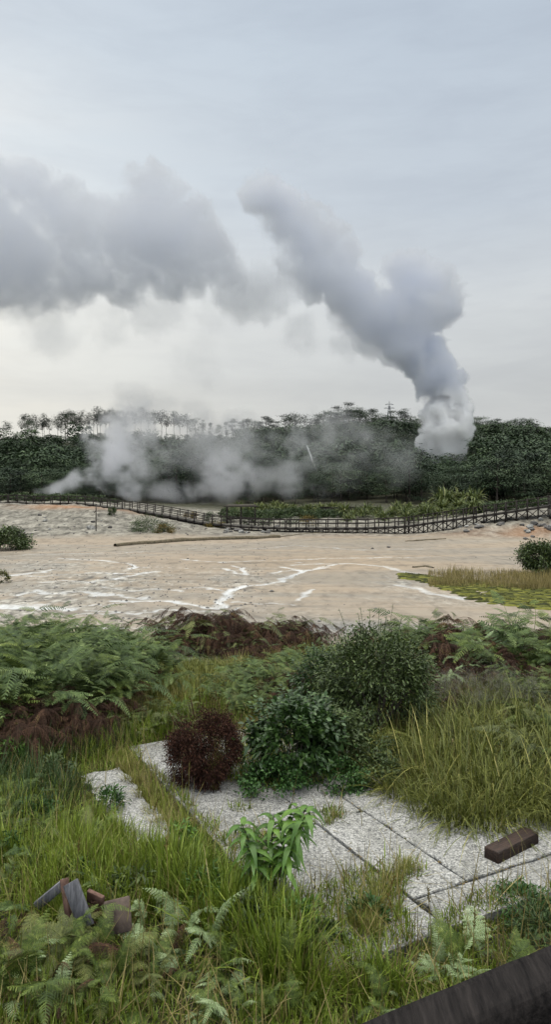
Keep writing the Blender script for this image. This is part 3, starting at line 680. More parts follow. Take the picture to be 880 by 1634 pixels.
thicket([(10,1420,115),(60,1410,110),(30,1370,95),(90,1345,80),(-10,1340,90)],['fernyel','fern'],7,'yellow green fern among the lower left grass','ferns in the lower left grass')
thicket([(60,1560,150),(110,1550,135),(150,1565,145),(190,1580,135),(225,1560,110),(40,1590,150),(100,1580,100),(20,1530,90),(60,1610,110),(160,1620,110),(230,1590,80)],['fern','fernyel','fernbrown','fern'],9,'olive bracken clump in front of the broken boards','bracken at the near left')
thicket([(10,1600,130),(-15,1570,130),(60,1640,110)],['fernpale'],5,'pale silvery young fern at the lower left corner','pale ferns at the lower left corner')
thicket([(290,1540,150),(325,1500,120),(270,1500,100),(300,1600,120),(355,1610,110)],['fernpale'],4,'pale silvery young fern standing in the lush grass','pale ferns in the lush grass')
thicket([(720,1585,135),(765,1575,135),(690,1610,120),(640,1640,100),(800,1560,110)],['fernpale','fern'],5,'pale bracken against the near end of the path by the handrail','pale bracken by the handrail')
thicket([(400,1580,130),(440,1570,130),(400,1640,100),(470,1640,90)],['fern'],6,'fresh green bracken in the near grass below the sapling','green bracken below the sapling')
print('ferns',time.time()-T0)

# ------------------------------------------------------------------ shrubs
def leafball(mb,g,n,c,rad,ll,lw,clumps=14,prof=oval,shell=.55,fold=.25,tm=.45,seg=3,up=.2,cs=.32):
    c=np.array(c,float); rad=np.array(rad,float)
    cd=rdir(clumps,-.8,1,g)*(shell+(1-shell)*g.random(clumps)[:,None]**.5)
    cc=c+cd*rad*.85
    k=g.integers(0,clumps,n)
    p=cc[k]+g.normal(0,cs,(n,3))*rad*.75
    d=nrm(g.normal(0,.6,(n,3))+nrm(p-c)*.9+np.array([0,0,up]))
    s=nrm(np.cross(d,nrm(g.normal(0,.5,(n,3))+np.array([0,0,1.]))))
    ribbons(mb,p,d,s,ll*g.uniform(.6,1.2,n),lw*g.uniform(.7,1.15,n),g.uniform(0,.5,n),seg,prof,np.clip(g.normal(tm,.2,n)+.1*np.repeat(0,n),0,1),fold)
    return cc
def shrub(px,py,hpx,wpx,leafmatk,n,ll,lw,label,cat='shrub',name='leafy_shrub',group=None,prof=oval,clumps=22,seed=1,stems=True,fold=.25,loc=None,cs=.32,low=.55,tm=.45,seg=3):
    g=np.random.default_rng(seed); x,y,z=loc or G(px,py)
    h=hpx/F*y; w=wpx/F*y/2
    e=empty(name,(x,y,z))
    mb=MB(); cc=leafball(mb,g,n,(0,0,h*low),(w,w*.9,h*(1-low)*1.02),ll,lw,clumps,prof,fold=fold,cs=cs,tm=tm,seg=seg)
    if stems:
        for q in range(26):
            a=g.random()*6.28; el=g.uniform(.1,1.45); dv=np.array([math.cos(a)*math.cos(el),math.sin(a)*math.cos(el),math.sin(el)])
            p0=np.array([0,0,h*low])+dv*np.array([w,w*.9,h*(1-low)])*.8; ln=h*g.uniform(.12,.34); dv=nrm(dv+np.array([0,0,.8])); m=16; tt=np.linspace(.1,1,m)[:,None]
            pp=p0+dv*ln*tt; aa=np.arange(m)*2.4; dd=nrm(np.stack([np.cos(aa),np.sin(aa),np.full(m,.5)],-1)); ribbons(mb,pp,dd,nrm(np.stack([-np.sin(aa),np.cos(aa),np.zeros(m)],-1)),ll*g.uniform(.6,1.1,m),lw,.3,seg,prof,np.clip(g.normal(.62,.2,m),0,1),fold)
            tube(mb,np.concatenate([p0[None],pp]),.0025,3,.3)
    mb.build('foliage',M[leafmatk],e)
    if stems:
        sb=MB()
        for q in cc[:16]:
            t=np.linspace(0,1,5)[:,None]; P=np.array([0,0,-.05])+t*(q-np.array([0,0,-.05]))+np.array([0,0,1.])*np.sin(t*np.pi)*.06*h
            tube(sb,P,np.linspace(.010,.003,5)*max(1,h),5)
        sb.build('stem',M['bark'],e)
    tag(e,label,cat,group); return e
for i,(px,py,h,w) in enumerate([(60,1320,50,60),(210,1440,55,60),(330,1455,60,60),(130,1420,45,50),(400,1500,60,70),(290,1360,40,45),(20,1380,50,60),(520,1520,45,60),(470,1490,50,60),(175,1300,40,50),(80,1250,45,60),(30,1225,45,60)]):
    shrub(px,py,h,w,['herb','leafol','sap'][i%3],600,[.04,.055,.07][i%3],[.018,.022,.016][i%3],'leafy weed standing among the lower left grass','weed','leafy_weed',group='weeds in the lower left grass',clumps=14,seed=700+i,cs=.3,low=.5,prof=lance,stems=False)
# dry red dome
shrub(327,1258,130,132,'dome',26000,.036,.010,'round dark red dry bush sitting on the path','bush','dry_bush',clumps=90,seed=3,cs=.135,low=.46,fold=0,prof=lance,tm=.4,seg=2)
shrub(600,1175,172,175,'leafol',9500,.05,.022,'large dark shrub with small leaves right of the middle, tops against the mud','shrub',clumps=46,seed=4,cs=.2,low=.55)
shrub(560,1150,120,120,'leafol',4800,.05,.022,'smaller dull green shrub just left of the large dark shrub','shrub',clumps=30,seed=5,cs=.22,low=.55)
shrub(648,1165,120,95,'leafol',3000,.05,.022,'lower right flank bush leaning on the large dark shrub','shrub',clumps=24,seed=41,cs=.24,low=.5)
shrub(512,1135,92,90,'leaf',2000,.06,.026,'small fresh green bush in front of the middle bracken','shrub',clumps=20,seed=42,cs=.26,low=.5)
shrub(470,1250,128,150,'leaf',3600,.08,.036,'glossy oval leaved shrub behind the path, right of the dry red bush','shrub',clumps=30,seed=6,cs=.22,low=.58)
shrub(520,1225,95,110,'leafol',3000,.06,.026,'olive shrub with reddish tips between glossy shrub and large shrub','shrub',clumps=24,seed=7,cs=.22,low=.58)
shrub(435,1272,62,120,'herb',2600,.035,.022,'low bright green herb patch in front of the glossy shrub','herb','low_herb',clumps=26,seed=8,cs=.22,low=.45,stems=False)
shrub(540,1262,50,110,'herb',1900,.035,.02,'low green herb at the far end of the path slabs','herb','low_herb',clumps=26,seed=9,cs=.22,low=.4,stems=False)
shrub(585,1235,60,100,'leafol',2600,.045,.02,'dull low herb between the olive shrub and the tussocks','herb','low_herb',clumps=30,seed=31,cs=.22,low=.45,stems=False)
shrub(560,1210,70,90,'leafol',2600,.045,.02,'dark low herb under the large dark shrub','herb','low_herb',clumps=30,seed=32,cs=.22,low=.45,stems=False)
shrub(620,1225,55,80,'grassol',2200,.07,.009,'wiry low plant at the foot of the large dark shrub','herb','low_herb',clumps=30,seed=33,cs=.22,low=.45,stems=False)
shrub(600,1255,60,90,'leafol',1600,.04,.02,'low dull herb at the left foot of the arching tussocks','herb','low_herb',clumps=22,seed=10,cs=.22,low=.4,stems=False)
shrub(585,1480,42,60,'herb',420,.06,.018,'small leafy weed rooted among the path tufts','weed','leafy_weed',clumps=14,seed=11,cs=.25,low=.4,prof=lance,stems=False)
shrub(830,1455,28,110,'herb',1500,.05,.012,'bright low weed patch right of the path, by the handrail','weed','leafy_weed',clumps=26,seed=12,cs=.25,low=.3,prof=lance,stems=False)
shrub(870,1500,40,110,'grassdark',1500,.06,.01,'low dark weed patch above the handrail at the right edge','weed','leafy_weed',clumps=26,seed=13,cs=.25,low=.3,prof=lance,stems=False)
# feathery grey seed heads
for px,py,s in [(700,1160,1),(740,1150,1.1),(780,1150,1.15),(820,1160,1.),(850,1150,1.),(765,1170,1.),(800,1130,1.),(715,1140,1.)]:
    g=np.random.default_rng(int(px)); x,y,z=G(px,py); e=empty('feather_grass',(x,y,z))
    n=60; a=g.random(n)*6.28; l=np.abs(g.normal(0,.35,n)); d=np.stack([np.sin(l)*np.cos(a),np.sin(l)*np.sin(a),np.cos(l)],-1)
    root=np.zeros((n,3)); L=.85*s*g.uniform(.8,1.15,n)*.9
    mb=MB(); ribbons(mb,root,d,nrm(np.cross(d,np.array([0,0,1.]))+1e-3),L,.004,.25,4,taper,g.random(n)*.6); mb.build('stem',M['grassol'],e)
    mb=MB()
    tip=root+d*L[:,None]*.98; tip[:,2]-=.25*L
    k=26; P=np.repeat(tip,k,0)+g.normal(0,.03,(n*k,3))-np.repeat(d,k,0)*(g.random(n*k)*.16)[:,None]
    dd=nrm(g.normal(0,1,(n*k,3))+np.repeat(d,k,0)); ribbons(mb,P,dd,nrm(np.cross(dd,g.normal(0,1,(n*k,3)))),.035,.003,.1,1,taper,g.random(n*k)); mb.build('seed_head',M['seed'],e)
    tag(e,'feathery grass with grey seed heads above the arching tussocks','feather grass','grey feather grasses on the right bank')
# broad leaved sapling in front of the path
def sapling(px,py,hpx,label,seed,nl=26,ll=.2):
    g=np.random.default_rng(seed); x,y,z=G(px,py); e=empty('broad_leaf_sapling',(x,y,z)); h=hpx/F*y
    sb=MB(); R_=[];D=[];S=[];LL=[]
    for k in range(6):
        a=k*1.7+g.random(); top=np.array([math.cos(a)*.30+.08,math.sin(a)*.16+.0,h*(.62+.38*g.random())]); t=np.linspace(0,1,7)[:,None]
        P=top*t+np.array([0,0,1.])*np.sin(t*np.pi)*.05; tube(sb,P,np.linspace(.008,.003,7),6)
        for j in range(nl//6+1):
            q=.35+.65*j/(nl//6); p=P[0]*(1-q)+top*q+np.array([0,0,math.sin(q*math.pi)*.05]); az=j*2.4+k
            el=.25+.6*(q-.35)
            R_.append(p);D.append([math.cos(az)*math.cos(el),math.sin(az)*math.cos(el),math.sin(el)]);S.append([-math.sin(az),math.cos(az),.0]);LL.append(ll*g.uniform(.7,1.1))
    sb.build('stem',M['stalk'],e)
    mb=MB(); n=len(R_); ribbons(mb,np.array(R_),np.array(D),np.array(S,float),np.array(LL),np.array(LL)*.25,g.uniform(.5,1.4,n),8,lance,np.clip(g.normal(.5,.2,n),0,1),.3)
    mb.build('foliage',M['sap'],e,smooth=True); tag(e,label,'sapling')
sapling(428,1452,165,'broad leaved green sapling standing in front of the path slabs',5,170,.19)
sapling(610,1030,18,'tiny leafy seedling at the far rim of the slope',8,10,.25) if False else None

# tall dark seed stalks in the meadow / over the path
for i,(px,py,hpx) in enumerate([(300,1330,120),(232,1385,110),(640,1570,150),(600,1560,150),(500,1520,110),(120,1450,120),(755,1590,150),(690,1560,150),(270,1480,140),(345,1260,110)]):
    g=np.random.default_rng(i+50); x,y,z=G(px,py); h=hpx/F*y; e=empty('seed_stalk',(x,y,z)); a=g.random()*6.28
    t=np.linspace(0,1,8)[:,None]; P=np.array([math.cos(a)*.12,math.sin(a)*.12,h])*np.concatenate([t**1.8,t**1.8,t],1)
    mb=MB(); tube(mb,P,.0022,4); mb.build('stem',M['straw'],e)
    mb=MB(); n=34; q=.8+.2*g.random(n); pp=np.stack([np.interp(q,t[:,0],P[:,k]) for k in range(3)],-1); dd=nrm(g.normal(0,.35,(n,3))+np.array([0,0,1.])); ribbons(mb,pp,dd,nrm(np.cross(dd,g.normal(0,1,(n,3)))),.028,.006,.1,2,lance,g.random(n)*.6); mb.build('seed_head',M['ochre'],e)
    tag(e,'thin grass stalk with a brown seed head sticking up from the near grass','grass stalk','thin seed stalks in the near grass')

# white-leaved sprays in the right thicket (young pale fern shoots)
thicket([(745,1092,95),(690,1110,70)],['fernpale'],5,'pale young fern spray standing out of the right thicket','pale sprays in the right thicket')
print('shrubs',time.time()-T0)

# ------------------------------------------------------------------ timber, boards, handrail
mb=MB(); beam(mb,(-.28,0,0),(.28,0,0),.135,.095)
o=mb.build('timber_block',M['block']); bx,by=gp(818,1358,2.56); o.location=(bx,by,2.61); o.rotation_euler=(0,0,math.atan2(.33,.48)+.05)
bevel(o,.008); tag(o,'dark damp timber offcut lying on the path by the tussocks','timber')
def board(pts,th,mat,label,w,nm='broken_board'):
    mb=MB(); a,b=[np.array(p,float) for p in pts]; c=(a+b)/2
    beam(mb,a-c,b-c,w,th,up=(.2,1,.25)); o=mb.build(nm,M[mat],loc=tuple(c)); bevel(o,.003,1); tag(o,label,'board'); return o
def W(px,py,d): return ((px-440)/F*d,d,CAMZ+(HOR-py)/F*d)
board((W(112,1408,4.85),W(138,1480,4.75)),.022,'board','upright grey broken board in the lower left grass',.13)
board((W(102,1402,4.92),W(112,1470,4.82)),.05,'rustboard','narrow rusty brown stake beside the grey board',.04)
board((W(186,1434,4.8),W(190,1490,4.7)),.02,'tan','short tan broken board right of the grey one',.20)
board((W(58,1446,5.0),W(104,1408,5.0)),.03,'board','tilted weathered board leaning left of the rusty stake',.06)
board((W(140,1428,4.95),W(165,1440,4.9)),.03,'rustboard','small brown board fragment between grey and tan boards',.09)
# handrail of the viewing platform
e=empty('handrail',(.4,1.49,2.5))
hd=nrm(np.array([.213,.113,0])); p0=np.array([.4,1.49,4.46]); 
prof=[]; 
mbh=MB(); k=14; aa=np.arange(k)/k*2*np.pi
sec=np.stack([np.sign(np.cos(aa))*np.abs(np.cos(aa))**.55*.062,np.sign(np.sin(aa))*np.abs(np.sin(aa))**.6*.045],-1)
sd=np.array([-hd[1],hd[0],0]); ns=60; ts=np.linspace(-1.6,2.4,ns); V=[]
for i,t in enumerate(ts):
    c=p0+hd*t-np.array([.4,1.49,2.5])
    for (u_,v_) in sec:
        jj=1+.05*math.sin(t*3+u_*40)+.03*rng.random(); V.append(c-sd*.062*0+sd*(u_*jj-.06)+np.array([0,0,v_*jj]))
V=np.array(V); i=np.arange(ns-1)[:,None]*k; j=np.arange(k)[None,:]; Q=np.stack([i+j,i+(j+1)%k,i+k+(j+1)%k,i+k+j],-1).reshape(-1,4)
mbh.add(V,Q); mbh.build('rail',M['rail'],e,smooth=True)
for t in (-1.0,.95):
    mb=MB(); c=hd*t-sd*.06; beam(mb,(c[0],c[1],-.1),(c[0],c[1],1.93),.09,.09); q=mb.build('post',M['rail'],e); bevel(q,.006)
tag(e,'blackened round timber handrail crossing the lower right corner','handrail')
print('timber',time.time()-T0)

# ------------------------------------------------------------------ mudflat things
def rockmesh(seed,mat,flat=.6):
    import bmesh
    bm=bmesh.new(); bmesh.ops.create_icosphere(bm,subdivisions=3,radius=1)
    g=np.random.default_rng(seed); off=g.random(3)*40
    V=np.array([v.co[:] for v in bm.verts]); r=.6+.75*fbm3(V[:,0]*1.1+off[0],V[:,1]*1.1+off[1],V[:,2]*1.1+off[2],4)
    cut=g.normal(0,1,(7,3)); cut/=np.linalg.norm(cut,axis=1)[:,None]
    V2=V*r[:,None]
    for c in cut:
        d=V2@c; V2=V2-np.clip(d-.72,0,None)[:,None]*c
    V2[:,2]*=flat
    for v,c in zip(bm.verts,V2): v.co=c
    me=bpy.data.meshes.new('rock'); bm.to_mesh(me); bm.free(); me.materials.append(M[mat]); return bpy.data.objects.new('rock',me)
RK=[rockmesh(i,'darkrock' if i%2 else 'rock') for i in range(6)]
def rock(px,py,wpx,label,group,k=None,flat=1):
    x,y,z=G(px,py); s=wpx/F*y/2; src=RK[random.randrange(6) if k is None else k]; c=src.copy(); COL.objects.link(c)
    c.location=(x,y,z+s*.15); c.rotation_euler=(random.uniform(-.2,.2),random.uniform(-.2,.2),random.random()*6.3); c.scale=(s,s*random.uniform(.7,1),s*random.uniform(.7,1.1)*flat); tag(c,label,'rock',group)
for i in range(34):
    rock(random.uniform(100,330),random.uniform(826,854),random.choice([3,3,4,5,8]),'grey rock on the pale bank left, below the boardwalk','rocks on the left bank')
for i in range(26):
    rock(random.uniform(355,450),random.uniform(842,851),random.uniform(5,13),'dark rock at the muddy foot of the low boardwalk','rocks below the low boardwalk')
for i in range(36):
    rock(random.uniform(720,900),random.uniform(828,850),random.uniform(4,14),'pale grey rock on the mound right, below the ramp','rocks on the right mound')
for i in range(22):
    rock(random.uniform(0,110),random.uniform(822,856),random.choice([3,3,4,5,8]),'small rock on the crusted ground at the far left','rocks at the far left')
rock(145,845,16,'boulder leaning beside the lone post',None,0)
for px,py in [(690,906),(840,861),(851,857),(510,992),(300,892),(621,874),(595,876),(434,944),(247,925),(118,944),(128,968)]:
    rock(px,py,random.uniform(4,9),'lone dark stone lying on the open mudflat','stones on the mudflat',1)
# fine grit on the mud: uncountable
def pebbles():
    n=3200; mb=MB(); y=28+56*rng.random(n)**1.3; px=rng.random(n)*900-10; x=(px-440)/F*y
    w=np.where(px<430,1,.35)*n2(x,y,.25,3,61); keep=rng.random(n)<np.clip((w-.25)*3,.02,1); x,y=x[keep],y[keep]; z=terrain(x,y); n=len(x)
    s=.03+.07*rng.random(n)**3
    base=np.array([[1,0,0],[0,1,0],[-1,0,0],[0,-1,0],[0,0,.8]]); jit=1+.4*(rng.random((n,5,1))-.5)
    V=(base[None]*jit*s[:,None,None]+np.stack([x,y,z],-1)[:,None]).reshape(-1,3); i=np.arange(n)[:,None]*5
    Q=np.concatenate([np.stack([i+a,i+b,i+4,i+4],-1).reshape(-1,4)[:, :3] for a,b in ((0,1),(1,2),(2,3),(3,0))])
    o=make_obj('pebbles',V,Q,M['darkrock']); tag(o,'dark grit and pebbles strewn over the mudflat','pebbles',kind='stuff')
pebbles()
# low curb across the flat
pts=[G(px,py) for px,py in [(184,872),(215,869),(250,867),(290,864),(330,862),(370,861),(410,860),(446,858)]]
mb=MB(); P=np.array(pts); tt=np.linspace(0,1,120); P=np.stack([np.interp(tt,np.linspace(0,1,len(pts)),P[:,k]) for k in range(3)],-1)
nv=n2(P[:,0],P[:,1],.7,3,81); P[:,2]+=.05+.05*nv; P[:,1]+=.5*(nv-.5); tube(mb,P,.22+.12*nv,8)
o=mb.build('earth_curb',M['curb'],smooth=True); tag(o,'long low dark curb running across the far mud','curb')
for ptsx,lab in [([(440,858),(480,853),(520,850),(560,850)],'thin dark earth ridge at the far mud below the boardwalk'),([(648,864),(680,862),(712,860)],'short dark driftwood strip on the far right mud'),([(660,906),(680,904),(692,907)],'low dark mud rim beside the lone stone')]:
    P=np.array([G(*p) for p in ptsx]); tt=np.linspace(0,1,40); P=np.stack([np.interp(tt,np.linspace(0,1,len(P)),P[:,k]) for k in range(3)],-1); P[:,1]+=.6*(n2(P[:,0],P[:,1],.9,3,82)-.5)
    mb=MB(); tube(mb,P,.07+.07*n2(P[:,0],P[:,1],2,2,83),6); o=mb.build('mud_ridge',M['curb'],smooth=True); tag(o,lab,'ridge')
# lone post
x,y,z=G(153,848); mb=MB(); beam(mb,(0,0,-.2),(0,0,3.3),.10,.10); beam(mb,(-.25,0,2.2),(.05,0,2.6),.05,.05); o=mb.build('lone_post',M['darkwood'],loc=(x,y,z)); tag(o,'lone thin dark post standing on the left bank','post')
# green/ochre mound and side bushes
shrub(240,848,24,70,'hedge',5000,.17,.07,'low green and ochre plant mound on the left bank','plant','mound_plant',clumps=26,seed=20,cs=.25,low=.25,stems=False)
shrub(262,850,14,36,'ochre',1500,.15,.06,'rusty ochre plant beside the green mound','plant','mound_plant',clumps=12,seed=21,cs=.25,low=.25,stems=False)
shrub(0,877,36,100,'leafol',9000,.24,.11,'dark bush at the left edge on the far mud','bush','dark_bush',clumps=50,seed=22,cs=.18,low=.4,stems=False)
shrub(2,930,22,26,'moss',600,.14,.06,'yellow green bush tip at the left edge of the mud','bush','low_bush',clumps=12,seed=23,cs=.25,low=.4,stems=False)
shrub(872,918,58,95,'leafol',11000,.17,.08,'dark bush beside the ochre reeds at the right edge','bush','dark_bush',clumps=60,seed=24,cs=.18,low=.45,stems=False)
for i,(px,py,h,w) in enumerate([(300,828,13,26),(335,832,15,24),(362,834,12,26),(345,842,10,30),(178,822,12,14),(398,838,14,22),(380,826,12,26),(425,838,14,24),(465,836,14,40),(495,838,15,36)]):
    shrub(px,py,h,w,'ochre' if i%3==0 else 'hedge',1100,.18,.08,'low scrubby plant behind the descending boardwalk','plant','scrub_plant',group='scrub behind the boardwalk',clumps=12,seed=60+i,cs=.25,low=.35,stems=False)
# reed bed and moss
n=9000; u=rng.random(n); px=684+222*u; py=913+24*rng.random(n)+(px-690)*.03
yy=(CAMZ)*F/(py-HOR); xx=(px-440)/F*yy; keep=(rng.random(n)<(n2(xx,yy,.7,3,91)-.25)*2.6); xx,yy=xx[keep],yy[keep]
o=scatter_blades(xx,yy,terrain(xx,yy),rng.uniform(.45,1.0,len(xx))*(.35+1.3*n2(xx,yy,.5,3,95))*(.55+.45*sm((440+F*xx/yy-688)/40)),.026,.3,.26,M['straw'],'reed_bed',3,tmean=.5,tsd=.25); tag(o,'ochre reed bed at the right of the mudflat','reeds',kind='stuff')
def moss():
    mb=MB(); n=900
    px=640+250*rng.random(n); py=916+ (px-640)*.10+ rng.random(n)**1.3*np.clip((px-640)*.25,7,34)
    y=CAMZ*F/(py-HOR); x=(px-440)/F*y; z=terrain(x,y); s=.08+.24*rng.random(n)**1.5
    kk=9; a=np.arange(kk)/kk*2*np.pi
    for i in range(n):
        rr=s[i]*(1+.35*(rng.random(kk)-.5)); V=[(x[i]+math.cos(q)*r*1.5,y[i]+math.sin(q)*r,z[i]) for q,r in zip(a,rr)]+[(x[i]+math.cos(q)*r*.9,y[i]+math.sin(q)*r*.6,z[i]+s[i]*.3) for q,r in zip(a,rr)]+[(x[i],y[i],z[i]+s[i]*.38)]
        V=np.array(V); j=np.arange(kk); j2=(j+1)%kk; Q=np.concatenate([np.stack([j,j2,j2+kk,j+kk],-1),np.stack([j+kk,j2+kk,np.full(kk,2*kk),np.full(kk,2*kk)],-1)])
        mb.add(V,Q[:kk],np.full(kk,rng.random())); 
        Q3=Q[kk:].copy(); Q3[:,3]=j+kk; 
        # cap as quads from ring midpoints
        mb.add(np.concatenate([V[kk:2*kk],V[2*kk:]]),np.stack([j[::2][:4],(j[::2][:4]+1),(j[::2][:4]+2)%kk,np.full(4,kk)],-1),np.full(4,rng.random()))
    o=mb.build('moss',M['moss'],smooth=True); tag(o,'mossy green hummocks along the wet margin right','moss',kind='stuff')
    n=26000; px=640+260*rng.random(n); py=914+(px-640)*.10+rng.random(n)*np.clip((px-640)*.2,8,30); y=CAMZ*F/(py-HOR); x=(px-440)/F*y
    k=n2(x,y,1.5,4,92)>.56; x,y=x[k],y[k]
    o=scatter_blades(x,y,terrain(x,y)+.01,.05+.08*rng.random(len(x)),.05,.3,.6,M['moss'],'ground_cover',2,tmean=.5); tag(o,'yellow green ground cover on the wet margin right','ground cover',kind='stuff')
moss()

# ------------------------------------------------------------------ boardwalk
def resample(P,step):
    P=np.array(P,float); d=np.concatenate([[0],np.cumsum(np.linalg.norm(np.diff(P,axis=0),axis=1))]); n=max(2,int(round(d[-1]/step))+1); s=np.linspace(0,d[-1],n)
    return np.stack([np.interp(s,d,P[:,k]) for k in range(3)],-1)
BW=[(-75,802,124),(0,803,122),(90,804,120),(160,807,117),(215,813,113),(275,823,109),(330,834,105),(400,840,101),(460,842,99),(520,842,98),(585,842,97),(650,839,95),(720,829,92.5),(800,818,90),(880,806,88),(965,797,87)]
BP=[np.array(W(*p)) for p in BW]
def section(idx,label,brace,name='boardwalk'):
    P=resample(BP[idx[0]:idx[1]+1],1.3 if brace else 1.6); n=len(P); e=empty(name,tuple(P[0])); o0=P[0].copy()
    T=nrm(np.gradient(P,axis=0)*np.array([1,1,0])); S=np.stack([-T[:,1],T[:,0],np.zeros(n)],-1)  # S points away from the camera
    P=P.copy(); gz=terrain(P[:,0],P[:,1]); P[:,2]=np.maximum(P[:,2],gz+.15)
    wd=1.0
    mb=MB()
    for k in range(n-1): beam(mb,P[k]-o0,P[k+1]-o0,2*wd,.10,ext=.01 if k%2 else 0)
    mb.build('deck',M['deckwood'],e)
    for s in (-1,1):
        for hh,th in ((1.1,.11),(.6,.09)):
            mb=MB(); q=P+S*s*(wd+.06)+np.array([0,0,hh])-o0
            for k in range(n-1): beam(mb,q[k],q[k+1],.06,th,ext=.008)
            mb.build('rail',M['darkwood'],e)
        mb=MB(); q=P+S*s*(wd+.05)+np.array([0,0,-.14])-o0
        for k in range(n-1): beam(mb,q[k],q[k+1],.08,.20,ext=.008)
        mb.build('side_beam',M['darkwood'],e)
        for k in range(n):
            q=P[k]+S[k]*s*(wd+.12)-o0; g=tz(*(P[k]+S[k]*s*(wd+.12))[:2])-o0[2]
            mb=MB(); beam(mb,(q[0],q[1],min(g-.1,q[2]-.2)),(q[0],q[1],q[2]+1.2+.05*rng.random()),.13,.13); mb.build('post',M['darkwood'],e)
    if brace:
        for k in range(0,n-1):
            a=P[k]-S[k]*(wd+.05)-o0; b=P[k+1]-S[k+1]*(wd+.05)-o0
            ga=tz(*(a+o0)[:2])-o0[2]; gb=tz(*(b+o0)[:2])-o0[2]
            if a[2]-ga>.5:
                mb=MB(); beam(mb,(a[0],a[1],a[2]-.2),(b[0],b[1],max(gb,b[2]-2.4)+.1),.07,.1); mb.build('brace',M['darkwood'],e)
                mb=MB(); beam(mb,(a[0],a[1]-.08,max(ga,a[2]-2.4)+.1),(b[0],b[1]-.08,b[2]-.2),.07,.1); mb.build('brace',M['darkwood'],e)
    tag(e,label,'boardwalk','boardwalk sections across the steaming field')
section((0,4),'dark timber boardwalk, level left section along the hedge',False)
section((4,8),'dark timber boardwalk, descending section over the left bank',False)
section((8,11),'dark timber boardwalk, low middle section near the mud',True)
section((11,15),'dark timber boardwalk, long ramp on cross braced trestles rising to the right',True)
# shelter on the boardwalk
x,y,z=W(385,840,108); g0=tz(x,y); e=empty('shelter',(x,y,g0)); top=CAMZ+(HOR-806)/F*108-g0
mb=MB(); V=np.array([(-2.6,-1.4,top-.25),(2.6,-1.4,top-.25),(2.6,1.4,top-.25),(-2.6,1.4,top-.25),(-2.0,-.15,top+.12),(2.0,-.15,top+.12),(2.0,.15,top+.12),(-2.0,.15,top+.12)]); mb.add(V,np.array([[0,1,5,4],[1,2,6,5],[2,3,7,6],[3,0,4,7],[4,5,6,7],[3,2,1,0]])); mb.build('roof',M['roof'],e)
for sx in (-2.1,0,2.1):
    for sy in (-1.1,1.1):
        mb=MB(); beam(mb,(sx,sy,-.2),(sx,sy,top-.28),.14,.14); mb.build('post',M['darkwood'],e)
mb=MB(); beam(mb,(-2.1,-1.1,1.0),(2.1,-1.1,1.0),.06,.12); beam(mb,(-2.1,1.1,1.0),(2.1,1.1,1.0),.06,.12); mb.build('rail',M['darkwood'],e)
mb=MB(); beam(mb,(-2.1,.9,.45),(2.1,.9,.45),.4,.08); mb.build('bench',M['darkwood'],e)
tag(e,'small dark roofed shelter behind the boardwalk','shelter')
# long low dark wall behind the middle
mb=MB(); a=np.array(W(512,811,128)); b=np.array(W(602,811,128)); ga=tz(a[0],a[1]); c=(a+b)/2
for k in range(18):
    p=a+(b-a)*k/18; q=a+(b-a)*(k+.94)/18; beam(mb,(p[0]-c[0],0,-.6),(q[0]-c[0],0,-.6),.15,1.5)
beam(mb,(a[0]-c[0]-.2,0,.20),(b[0]-c[0]+.2,0,.20),.4,.12)
o=mb.build('plank_wall',M['darkwood'],loc=tuple(c)); tag(o,'low dark plank wall in front of the forest centre','wall')

# ------------------------------------------------------------------ reeds and hedge behind the boardwalk
RD=[]
for i in range(4):
    g=np.random.default_rng(200+i); mb=MB(); n=230
    a=g.random(n)*6.28; l=np.abs(g.normal(0,.5,n))+.1; hh=g.uniform(.2,1,n)
    d=np.stack([np.sin(l)*np.cos(a),np.sin(l)*np.sin(a),np.cos(l)],-1); root=np.stack([np.cos(a)*.5*g.random(n),np.sin(a)*.5*g.random(n),hh*.8],-1)
    ribbons(mb,root,d,nrm(np.stack([-np.sin(a),np.cos(a),g.normal(0,.3,n)],-1)),2.2*g.uniform(.6,1.1,n),.12,g.uniform(.3,1.0,n),5,lance,np.clip(g.normal(.5,.25,n),0,1))
    RD.append(mb.build('giant_reed',M['reed'],link=False))
random.seed(5)
for px0,px1,d,py,s,k,lab,grp in [(545,760,118,829,1.15,26,'yellow green giant reed clump behind the ramp','reed clumps behind the ramp'),(370,545,135,812,.9,22,'green reed clump in the row behind the shelter','reed clumps behind the shelter'),(705,760,132,812,2.0,5,'tall arching reed clump rising above the others','tall reed clumps'),(640,720,122,822,1.2,8,'yellow green giant reed clump behind the ramp','reed clumps behind the ramp')]:
    for i in range(k):
        px=px0+(px1-px0)*(i+random.random())/k; yy=d+random.uniform(-7,10); xx=(px-440)/F*yy; c=random.choice(RD).copy(); COL.objects.link(c)
        c.location=(xx,yy,tz(xx,yy)); sc=s*random.uniform(.75,1.25); c.scale=(sc,sc,sc); c.rotation_euler=(0,0,random.random()*6.3); tag(c,lab,'reeds',grp)
HG=[]
for i in range(4):
    g=np.random.default_rng(230+i); mb=MB(); leafball(mb,g,900,(0,0,.55),(1.4,1.1,.75),.30,.13,24,oval,cs=.25,fold=.2); HG.append(mb.build('hedge_bush',M['hedge'],link=False))
for i in range(46):
    px=-20+205*i/45; yy=128+random.uniform(-3,6); xx=(px-440)/F*yy; c=random.choice(HG).copy(); COL.objects.link(c)
    c.location=(xx,yy,tz(xx,yy)-.1); sc=random.uniform(.7,1.1)*(1.0 if px<160 else .7); c.scale=(sc,sc,sc*.9); c.rotation_euler=(0,0,random.random()*6.3); tag(c,'green bush in the hedge behind the left boardwalk','bush','hedge behind the left boardwalk')
